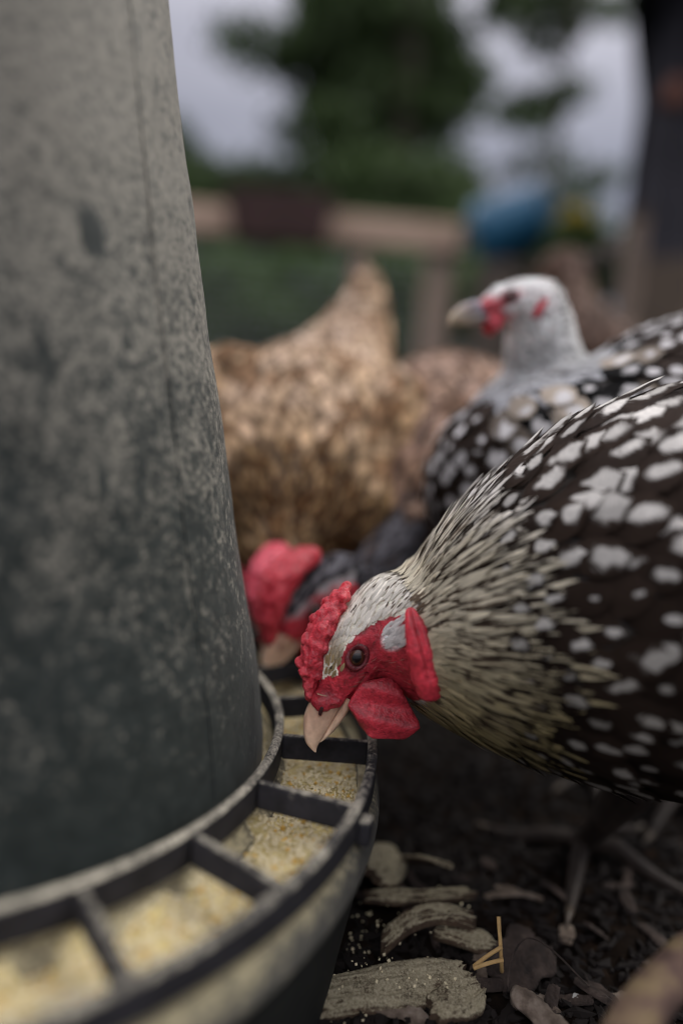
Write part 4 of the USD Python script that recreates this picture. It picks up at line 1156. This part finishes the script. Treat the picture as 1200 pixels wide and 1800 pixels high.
# body: broad feathers, white with a black edge
p, n = poisson(hA.mesh, spacingA(0.073, 0.9, 0.0100), 40000, 9)
L, dist = zoneA(p)
px, py = pA(p)
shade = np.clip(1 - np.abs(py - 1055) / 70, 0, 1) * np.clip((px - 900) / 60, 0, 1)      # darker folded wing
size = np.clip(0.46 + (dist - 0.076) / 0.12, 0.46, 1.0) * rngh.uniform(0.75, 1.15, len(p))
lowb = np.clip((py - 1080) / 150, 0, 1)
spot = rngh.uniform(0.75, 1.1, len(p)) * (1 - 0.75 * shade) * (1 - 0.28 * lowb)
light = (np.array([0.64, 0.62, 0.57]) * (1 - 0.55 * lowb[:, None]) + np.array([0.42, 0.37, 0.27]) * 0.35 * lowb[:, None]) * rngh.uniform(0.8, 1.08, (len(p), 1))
pat = np.stack([0.70 + rngh.normal(0, 0.03, len(p)), 0.27 * spot, 0.23 * spot], 1)
fl = hA.flow(p) + rngh.normal(0, 0.10, p.shape)
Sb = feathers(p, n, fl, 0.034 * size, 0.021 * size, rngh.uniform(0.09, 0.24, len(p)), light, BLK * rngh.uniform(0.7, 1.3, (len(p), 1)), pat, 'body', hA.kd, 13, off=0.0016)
toward = (n @ -F) > 0.05
vis = np.where(toward & (px < 1230) & (py > 600) & (py < 1560))[0][:300]
rest = np.setdiff1d(np.arange(len(p)), vis)
put_feathers('head_feathers', sets_fine, hA.path, hA.o)
put_feathers('hackle', sets_neck, hA.path, hA.o, soft=0.3)
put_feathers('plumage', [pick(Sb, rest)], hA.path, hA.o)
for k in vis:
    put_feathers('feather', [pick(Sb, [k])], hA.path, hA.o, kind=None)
# legs
fA = on_ground(1020, 1500)
leg(hA.path, hA.o, at(1110, 1380, 0.40), at(1062, 1440, 0.41), fA, [(-1, 0.35), (-0.45, -1.0), (0.8, -0.5), (0.9, 0.6)], r=0.0068, toe_len=0.062)
fA2 = fA + np.array([0.10, 0.075, 0])
leg(hA.path, hA.o, at(1260, 1330, 0.44), fA2 + [0.015, 0.0, 0.05], fA2, [(-1, 0.3), (-0.7, -0.8), (0.3, -1), (0.9, 0.6)], r=0.0068, toe_len=0.06)


def dress(h, styles, seed):
    """Plain coats for the hens out of focus: list of (lo, hi, spacing, length, width, lift, colour function, shape)."""
    r = np.random.default_rng(seed)
    sets = []
    c0 = h.to_world([[0, 4, 0]])[0]
    for k, (lo, hi, s, Ln, W, lift, colf, shape) in enumerate(styles):
        def fn(p):
            d = np.linalg.norm(p - c0, axis=1)
            return np.where((d >= lo) & (d < hi), s, -1)
        p, n = poisson(h.mesh, fn, 16000, seed + k)
        L = h.to_local(p)
        ok = ~(face_mask(L, 1.5, h.small) & (np.linalg.norm(L, axis=1) < 60)) & ((L[:, 0] < 30) | (np.linalg.norm(L, axis=1) > 60))
        p, n, L = p[ok], n[ok], L[ok]
        c1, c2, pat = colf(p, n, L, r)
        fl = h.flow(p) + r.normal(0, 0.12, p.shape)
        sets.append(feathers(p, n, fl, Ln * r.uniform(0.8, 1.15, len(p)), W * r.uniform(0.85, 1.15, len(p)), lift, c1, c2, pat, shape, h.kd, seed + 20 + k, off=0.0006 + 0.0005 * k))
    put_feathers('plumage', sets, h.path, h.o)


def fan(h, root, direction, n, Ln, W, spread, c1, c2, seed, pat=(0.6, 0.3, 0.3)):
    """Tail: separate long feathers fanned about the root."""
    r = np.random.default_rng(seed)
    d0 = unit(direction)
    side = unit(np.cross(d0, [0, 0, 1.0]))
    upv = np.cross(side, d0)
    us, ws = map(np.array, SHAPES['body'])
    vs = np.array([-1.0, 0, 1.0])
    uu, vv = np.meshgrid(us, vs, indexing='ij')
    for k in range(n):
        a = (k / (n - 1) - 0.5) * spread + r.normal(0, 0.03)
        d = unit(d0 * math.cos(a) + side * math.sin(a) + upv * r.normal(0, 0.10))
        s = unit(np.cross(d, upv)) * (0.55 + 0.2 * r.random()) + upv * (0.5 if k % 2 else -0.3)
        s = unit(s)
        nn = np.cross(s, d)
        ln = Ln * r.uniform(0.8, 1.05)
        X = root + d * (uu.ravel() * ln)[:, None] + s * ((ws[:, None] * vv).ravel() * W / 2)[:, None] + nn * (0.02 * uu.ravel() ** 2 * ln - 0.1 * W * np.abs(vv).ravel())[:, None]
        q = []
        for a_ in range(len(us) - 1):
            for b_ in range(2):
                i0 = a_ * 3 + b_
                q += [(i0, i0 + 3, i0 + 4), (i0, i0 + 4, i0 + 1)]
        uv = np.stack([uu.ravel(), ((ws[:, None] * vv).ravel() + 1) / 2], -1)
        rep = lambda c: np.repeat(np.asarray(c, float)[None, None], 18, 1)
        put_feathers('tail_feather', [(X[None], np.array(q), uv[None], rep(np.asarray(c1) * r.uniform(.8, 1.1)), rep(c2), rep(pat))], h.path, h.o, kind=None)


# ---- hen behind it with raised white head
B_head = at(908, 545, 0.485)
spineB = [(at(948, 600, 0.50), 0.025), (at(958, 660, 0.515), 0.028), (at(915, 770, 0.525), (0.05, 0.050, 0.045)), (at(885, 850, 0.515), (0.055, 0.060, 0.058)), (at(965, 815, 0.505), (0.07, 0.078, 0.066)), (at(1070, 795, 0.50), (0.08, 0.083, 0.068)),
          (at(1200, 738, 0.505), (0.08, 0.083, 0.070)), (at(1360, 700, 0.51), (0.07, 0.06, 0.06)), (at(1440, 620, 0.51), 0.03)]
hB = Hen('hen with raised white head and red face looking left', B_head, -0.97 * R - 0.20 * U - 0.12 * F, U - 0.2 * R, spineB, fine=0.006, crown_col=(0.72, 0.72, 0.70), face_red=np.array([0.46, 0.09, 0.105]), small=True, head_scale=0.87)
make_head(hB.path, hB.o, hB.to_world, surf=hB.surf, comb=None, seed=8, fine=1.6, lobes=0.42, beak_base=(0.16, 0.15, 0.17), beak_top=(0.20, 0.19, 0.23), beak_tip=(0.38, 0.32, 0.20), red=np.array([0.38, 0.035, 0.05]))


def colB_head(p, n, L, r):
    g = r.uniform(0.85, 1.08, (len(p), 1))
    lowg = np.clip((-L[:, 1:2] - 25) / 45, 0, 1)
    c = (np.array([0.78, 0.78, 0.76]) * (1 - lowg) + np.array([0.46, 0.47, 0.49]) * lowg) * g
    return c, c * 0.75, np.broadcast_to((0.7, 0.4, 0.3), (len(p), 3))


def colB_body(p, n, L, r):
    px, py = pA(p)
    top = np.clip((n[:, 2] - 0.30) / 0.3, 0, 1) * np.clip((1120 - px) / 60, 0, 1) * np.clip((px - 860) / 60, 0, 1)
    g = r.uniform(0.8, 1.1, (len(p), 1))
    c1 = np.array([0.58, 0.57, 0.56]) * g
    c2 = BLK * (1 - top[:, None]) + np.array([0.36, 0.31, 0.25]) * top[:, None] * (r.random((len(p), 1)) < 0.5)
    sp = r.uniform(0.6, 1.2, len(p))
    return c1, c2, np.stack([np.full(len(p), 0.7), 0.2 * sp, 0.28 * sp], 1)


dress(hB, [(0.0, 0.036, 0.0024, 0.005, 0.003, 0.06, colB_head, 'hackle'), (0.034, 0.080, 0.0042, 0.014, 0.006, 0.07, colB_head, 'hackle'), (0.072, 0.9, 0.0105, 0.030, 0.018, 0.14, colB_body, 'body')], 101)
fan(hB, at(1230, 640, 0.50), unit(np.array([0.45, 0.35, 0.55])), 9, 0.085, 0.022, 1.1, (0.42, 0.40, 0.38), (0.22, 0.20, 0.19), 7)
for dx, dy in ((0.0, -0.035), (0.06, 0.045)):
    f0 = np.array([at(1080, 820, 0.565)[0] + dx, at(1080, 820, 0.565)[1] + dy, 0])
    leg(hB.path, hB.o, f0 + [0.01, 0, 0.13], f0 + [0.015, 0, 0.06], f0, [(-1, 0.3), (-0.7, -0.7), (-0.2, -1), (0.9, 0.4)])

# ---- buff hen facing the camera, head down, tail raised
D_head = at(490, 1048, 0.50)
spineD = [(at(492, 985, 0.53), 0.030), (at(500, 925, 0.555), (0.045, 0.045, 0.042)), (at(510, 850, 0.59), (0.07, 0.080, 0.072)), (at(525, 775, 0.63), (0.08, 0.088, 0.078)), (at(555, 715, 0.68), (0.075, 0.078, 0.062)), (at(600, 645, 0.73), (0.05, 0.05, 0.045)), (at(632, 565, 0.78), 0.030), (at(645, 490, 0.80), 0.012)]
hD = Hen('buff hen facing forward with red comb down and pointed tail up', D_head, -U * 0.78 - 0.62 * F - 0.06 * R, -F * 0.78 + U * 0.62 - 0.05 * R, spineD, fine=0.006, under=(0.16, 0.10, 0.05), crown_col=(0.26, 0.05, 0.05),
         extra=[(at(425, 760, 0.60), (0.075, 0.05, 0.035), U - 0.25 * R), (at(655, 790, 0.62), (0.075, 0.05, 0.035), U + 0.25 * R), (at(590, 895, 0.565), (0.05, 0.045, 0.04), U), (at(455, 735, 0.66), (0.06, 0.045, 0.04), R + 0.3 * U)])
make_head(hD.path, hD.o, hD.to_world, surf=hD.surf, comb='tall', seed=15, fine=1.8, lobes=0.9, red=np.array([0.45, 0.05, 0.075]))


def col_buff(a, b, c, dark):
    """Mottled coat: every feather takes one of three tones, in loose patches, paler on the back."""
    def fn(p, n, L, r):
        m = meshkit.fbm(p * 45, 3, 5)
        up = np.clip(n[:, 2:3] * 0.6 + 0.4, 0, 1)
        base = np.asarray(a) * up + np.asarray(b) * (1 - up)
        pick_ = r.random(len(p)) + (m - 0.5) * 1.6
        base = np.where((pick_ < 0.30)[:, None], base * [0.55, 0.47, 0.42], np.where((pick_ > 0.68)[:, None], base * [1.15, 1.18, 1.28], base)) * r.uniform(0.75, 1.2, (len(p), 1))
        return np.clip(base * 1.12, 0, 0.8), base * 0.22 + np.asarray(dark) * 0.4, np.stack([np.full(len(p), 0.62), np.full(len(p), 0.27), np.full(len(p), 0.31)], 1)
    return fn


buff = col_buff((0.52, 0.385, 0.27), (0.52, 0.30, 0.10), None, (0.10, 0.06, 0.03))
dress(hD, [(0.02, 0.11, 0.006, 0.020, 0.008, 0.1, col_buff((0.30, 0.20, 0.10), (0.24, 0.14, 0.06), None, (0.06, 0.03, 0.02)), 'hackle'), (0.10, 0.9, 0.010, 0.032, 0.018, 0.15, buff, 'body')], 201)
fan(hD, at(630, 560, 0.785), unit(at(642, 440, 0.80) - at(630, 560, 0.785)), 10, 0.075, 0.022, 0.40, (0.30, 0.23, 0.17), (0.12, 0.09, 0.08), 17)
for dx in (-0.04, 0.04):
    f0 = np.array([at(550, 745, 0.64)[0] + dx, at(550, 745, 0.64)[1] + 0.0, 0])
    leg(hD.path, hD.o, f0 + [0, 0.01, 0.12], f0 + [0, 0.02, 0.06], f0, [(0, -1), (-0.6, -0.8), (0.6, -0.8), (0, 1)])

# ---- brown hen beside it, its grey neck stretched down to the tray
E_head = at(566, 1066, 0.465)
spineE = [(at(604, 1050, 0.485), 0.016), (at(655, 1015, 0.51), 0.019), (at(712, 950, 0.57), (0.030, 0.030, 0.030)), (at(755, 840, 0.64), (0.07, 0.07, 0.07)), (at(775, 770, 0.70), (0.085, 0.08, 0.080)), (at(810, 735, 0.78), (0.07, 0.07, 0.065)), (at(830, 690, 0.83), 0.03)]
hE = Hen('brown hen with grey neck and red comb reaching down behind the nearest hen', E_head, -0.62 * R - 0.70 * U - 0.3 * F, -0.70 * R + 0.55 * U - 0.35 * F, spineE, fine=0.007, under=(0.10, 0.06, 0.04), crown_col=(0.22, 0.2, 0.2))
make_head(hE.path, hE.o, hE.to_world, surf=hE.surf, comb='tall', seed=25, fine=1.8, lobes=0.8)


def col_grey(p, n, L, r):
    g = r.uniform(0.6, 1.2, (len(p), 1))
    return np.array([0.17, 0.165, 0.18]) * g, np.array([0.05, 0.048, 0.052]) * g, np.broadcast_to((0.7, 0.3, 0.25), (len(p), 3))


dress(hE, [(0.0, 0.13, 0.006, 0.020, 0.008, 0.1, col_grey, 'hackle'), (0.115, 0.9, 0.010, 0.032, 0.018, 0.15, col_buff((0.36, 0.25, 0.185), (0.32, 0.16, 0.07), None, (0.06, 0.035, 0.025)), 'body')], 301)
fan(hE, at(872, 690, 0.84), unit(np.array([0.25, 0.7, 0.45])), 8, 0.09, 0.026, 0.6, (0.26, 0.19, 0.14), (0.10, 0.07, 0.06), 27)
for dx in (-0.035, 0.035):
    f0 = np.array([at(800, 775, 0.70)[0] + dx, at(800, 775, 0.70)[1], 0])
    leg(hE.path, hE.o, f0 + [0, 0.01, 0.12], f0 + [0, 0.02, 0.06], f0, [(-0.3, -1), (-0.8, -0.6), (0.4, -0.8), (0, 1)])

# ---- far brown hen turned away, only its rump seen
G_head = at(1170, 720, 1.12)
spineF = [(at(1140, 700, 1.12), 0.03), (at(1100, 680, 1.12), 0.05), (at(1050, 660, 1.12), (0.09, 0.08, 0.09)), (at(1010, 620, 1.12), (0.08, 0.075, 0.08)), (at(985, 545, 1.12), (0.055, 0.05, 0.055)), (at(985, 490, 1.12), 0.04), (at(1000, 462, 1.12), 0.02)]
hF = Hen('far brown hen with upright tail, above the white head', G_head, R * 0.9 - 0.2 * U, U + 0.2 * R, spineF, fine=0.009, under=(0.10, 0.06, 0.04), crown_col=(0.2, 0.14, 0.1))
make_head(hF.path, hF.o, hF.to_world, surf=hF.surf, comb='low', seed=35, fine=2.2, lobes=0.6)
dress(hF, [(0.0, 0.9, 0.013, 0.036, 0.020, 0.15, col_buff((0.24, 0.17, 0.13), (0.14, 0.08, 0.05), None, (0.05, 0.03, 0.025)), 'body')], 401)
fan(hF, at(1000, 480, 1.12), unit(at(1045, 450, 1.12) - at(1000, 480, 1.12)), 8, 0.09, 0.028, 0.8, (0.24, 0.22, 0.20), (0.12, 0.10, 0.09), 37)
for dx in (-0.035, 0.035):
    f0 = np.array([at(1040, 640, 1.12)[0] + dx, at(1040, 640, 1.12)[1], 0])
    leg(hF.path, hF.o, f0 + [0, 0.0, 0.16], f0 + [-0.01, 0.0, 0.07], f0, [(1, 0), (0.8, 0.6), (0.8, -0.6), (-1, 0)])

# ------------------------------------------------------------------ litter on the ground
def chip(c, length, width, thick, yaw, tilt=0.0, roll=0.0, bend=0.0, seed=0, curve=0.0, nu=70, nv=26):
    """A splintered slab of wood: a grid box with ragged ends, bent and furrowed."""
    u, v = np.meshgrid(np.linspace(-1, 1, nu), np.linspace(-1, 1, nv), indexing='ij')
    r = np.random.default_rng(seed)
    rag = 1 + 0.12 * (meshkit.noise(np.stack([v * 3 + seed, u * 0 + np.sign(u) * 3, 0 * u], -1), seed) - 0.5) * 2
    w = width / 2 * (1 - 0.25 * np.abs(u) ** 3) * (0.85 + 0.3 * meshkit.noise(np.stack([u * 2, 0 * u + seed, 0 * u], -1), seed + 1))
    rag = rag + 0.10 * (meshkit.noise(np.stack([v * 9 + seed, np.sign(u) * 5, 0 * u], -1), seed + 3) - 0.5)
    X = u * length / 2 * np.where(np.abs(u) > 0.8, 1 + (rag - 1) * (np.abs(u) - 0.8) / 0.2, 1)
    Yv = v * w + curve * (u ** 2) * length
    fur = (meshkit.fbm(np.stack([u * 2, v * 9, 0 * u + seed], -1), 3, seed + 2) - 0.5)
    fine_ = (meshkit.fbm(np.stack([X * 900, Yv * 1500, 0 * u + seed], -1), 3, seed + 5) - 0.5) * 0.0014
    top = fine_ + thick / 2 * (1 - 0.6 * v ** 4) + fur * thick * 0.5 + bend * (1 - u ** 2) * length
    bot = -thick / 2 * (1 - 0.6 * v ** 4) + bend * (1 - u ** 2) * length
    P = np.concatenate([np.stack([X, Yv, top], -1).reshape(-1, 3), np.stack([X, Yv, bot], -1).reshape(-1, 3)])
    n = nu * nv
    i, j = np.meshgrid(np.arange(nu - 1), np.arange(nv - 1), indexing='ij')
    q = np.stack([i * nv + j, (i + 1) * nv + j, (i + 1) * nv + j + 1, i * nv + j + 1], -1).reshape(-1, 4)
    edge = np.concatenate([np.arange(nu) * nv, (nu - 1) * nv + np.arange(1, nv), (np.arange(nu - 2, -1, -1)) * nv + nv - 1, np.arange(nv - 2, 0, -1)])
    e2 = np.roll(edge, -1)
    side = np.stack([edge + n, e2 + n, e2, edge], -1)
    f = np.vstack([q, q[:, ::-1] + n, side])
    Rz = trimesh.transformations.euler_matrix(roll, tilt, yaw, 'sxyz')[:3, :3]
    return trimesh.Trimesh(P @ Rz.T + c, np.vstack([f[:, [0, 1, 2]], f[:, [0, 2, 3]]]), process=False)


def gp(px, py, dz=0.0):
    q = on_ground(px, py)
    return np.array([q[0], q[1], float(ground_z(q[0], q[1])) + dz])


CH = 'wood chips'
for label, px, py, Ln, W, Th, yaw, tilt, roll, bend, dz, seed, curve in (
        ('large flat splintered wood slab dusted with feed, lowest in the picture', 690, 1752, 0.078, 0.022, 0.007, 0.22, -0.05, 0.25, 0.0, 0.008, 1, 0.0),
        ('arched piece of wood thickly covered in feed above the flat slab', 742, 1655, 0.052, 0.012, 0.008, 0.30, -0.1, 0.15, 0.12, 0.008, 2, -0.10),
        ('dark edged bark strip lying behind the arched piece', 735, 1612, 0.060, 0.008, 0.006, 0.16, 0.0, 0.3, 0.04, 0.008, 3, 0.05),
        ('blurred pale chip standing beside the bowl, behind the bark strip', 672, 1562, 0.040, 0.024, 0.005, 1.1, 0.25, 0.5, 0.0, 0.014, 4, 0.0),
        ('upright leaf shaped grey chip next to the blurred pale chip', 742, 1560, 0.034, 0.017, 0.003, 2.2, 0.5, 0.5, 0.03, 0.014, 5, 0.0),
        ('feed covered chip cut off by the bottom edge, right of the slab', 800, 1775, 0.030, 0.018, 0.006, 0.5, 0.0, 0.2, 0.0, 0.006, 6, 0.0),
        ('small brown splintered chip at the right end of the arched piece', 815, 1668, 0.030, 0.012, 0.006, -0.2, 0.05, 0.35, 0.0, 0.009, 7, 0.0),
        ('curled dark bark chip right of the straws', 915, 1690, 0.040, 0.028, 0.004, 0.8, 0.0, 0.35, 0.06, 0.006, 8, 0.0)):
    put('wood_chip', chip(gp(px, py, dz), Ln, W, Th, yaw, tilt, roll, bend, seed, curve), bark_mat if seed in (8,) else chip_mat, smooth=45, label=label, cat='wood chip', group=CH)
rfl = np.random.default_rng(5)
for k in range(34):
    px, py = rfl.uniform(600, 1180), rfl.uniform(1500, 1790)
    q = gp(px, py, 0.003)
    if np.hypot(q[0] - FC[0], q[1] - FC[1]) < RO + 0.004:
        continue
    put('bark_flake', chip(q, rfl.uniform(0.010, 0.026), rfl.uniform(0.004, 0.011), rfl.uniform(0.0015, 0.003), rfl.uniform(0, 6.28), rfl.normal(0, 0.25), rfl.normal(0, 0.4), rfl.uniform(0, 0.06), 30 + k, rfl.normal(0, 0.06), 22, 8),
        (bark_mat, bark_mat, root_mat, bark_mat)[k % 4], smooth=45, label='small bark flake scattered on the dark soil', cat='bark flake', group='bark flakes')
# straws
for label, pts in (
        ('thin upright straw, tallest of the three', [gp(882, 1712, 0.004), at(879, 1660, 0.345), at(876, 1612, 0.35)]),
        ('pale straw lying flat, lowest of the three', [at(832, 1703, 0.335), at(858, 1694, 0.337), at(884, 1688, 0.338)]),
        ('straw slanting up to the upright one', [at(832, 1700, 0.342), at(858, 1680, 0.343), at(882, 1665, 0.344)])):
    put('straw', tube(spline(pts, 8), 0.0010, 7), straw_mat, smooth=True, label=label, cat='straw', group='straws')
put('twig', tube(spline([gp(895, 1740, 0.002), at(899, 1690, 0.335), at(925, 1650, 0.345), at(975, 1675, 0.345), gp(1030, 1705, 0.003)], 24), np.linspace(0.0006, 0.0004, 24), 6), bark_mat, smooth=True, label='hair thin dark twig arching over the soil', cat='twig')
rt = tube(spline([gp(905, 1762, 0.006), gp(930, 1782, 0.008), gp(975, 1815, 0.006), gp(1040, 1850, 0.0)], 26), np.linspace(0.0050, 0.0062, 26), 14)
v = np.asarray(rt.vertices)
rt = trimesh.Trimesh(v + (meshkit.fbm(v * 260, 3, 3) - 0.5)[:, None] * 0.003, rt.faces, process=False)
put('root', rt, root_mat, smooth=True, label='knobbly pale root end at the bottom edge', cat='root')
stk = tube(spline([at(1090, 1850, 0.245), at(1130, 1775, 0.255), at(1200, 1695, 0.27), at(1330, 1560, 0.30)], 30), np.linspace(0.0085, 0.0075, 30), 16)
v = np.asarray(stk.vertices)
stk = trimesh.Trimesh(v + (meshkit.fbm(v * 120, 3, 8) - 0.5)[:, None] * 0.004, stk.faces, process=False)
put('stick', stk, stick_mat, smooth=True, label='thick brown stick rising at the bottom right corner', cat='stick')
for k, (px, py, s, lab) in enumerate(((903, 1728, 0.0028, 'white flake of stone, larger of two, below the straws'), (1013, 1741, 0.0014, 'tiny white flake of stone, right of the larger one'))):
    st_ = tm(m3.Manifold.hull_points(np.random.default_rng(k).normal(size=(14, 3)) * [1, 1, 0.5]))
    put('stone', trimesh.Trimesh(np.asarray(st_.vertices) * s / 1.6 + gp(px, py, 0.003), st_.faces, process=False), stone_mat, label=lab, cat='stone')
rg = np.random.default_rng(6)
for (px, py), lab in (((690, 1740), 'yellow feed crumbs scattered on the flat wood slab'), ((735, 1645), 'yellow feed crumbs scattered on the arched piece of wood')):
    c = gp(px, py, 0.0)
    q = c + rg.normal(0, 1, (45, 3)) * [0.017, 0.007, 0]
    q[:, 2] = [0.0120 + float(ground_z(a[0], a[1])) for a in q]
    put('feed_crumbs', grains(q, 0.0007, 7), grain_mat, label=lab, cat='chicken feed', kind='stuff')
# crumbs of bark and soil, and spilled feed
r = np.random.default_rng(91)
n = 14000
x, y = r.uniform(-0.1, 0.55, n), r.uniform(0.2, 0.8, n)
out = np.hypot(x - FC[0], y - FC[1]) > RO - 0.015
x, y = x[out], y[out]
pl = np.stack([x, y, ground_z(x, y) + 0.001], -1)
g1 = grains(pl, 0.0022, 92)
v = np.asarray(g1.vertices).reshape(-1, 6, 3)
cen = v.mean(1, keepdims=True)
th = r.uniform(0, np.pi, len(v))
dv = np.stack([np.cos(th), np.sin(th), 0 * th], -1)[:, None]
al = ((v - cen) * dv).sum(-1, keepdims=True)
v = v + dv * al * r.uniform(0, 1.9, (len(v), 1, 1)) ** 2.4
put('ground_litter', trimesh.Trimesh(v.reshape(-1, 3), g1.faces, process=False), litter_mat, label='dark crumbs of bark and soil over the ground', cat='litter', kind='stuff')
n = 500
a_, r_ = r.uniform(-1.25, 0.2, n), RO - 0.005 + np.abs(r.normal(0, 0.03, n))
x, y = FC[0] + r_ * np.cos(a_), FC[1] + r_ * np.sin(a_)
pl = np.stack([x, y, ground_z(x, y) + 0.0022], -1)
pl = pl[meshkit.fbm(pl * 60, 3, 4) > 0.5]
put('spilled_feed', grains(pl, 0.0007, 95), grain_mat, label='yellow feed crumbs spilled on the soil beside the feeder', cat='chicken feed', kind='stuff')
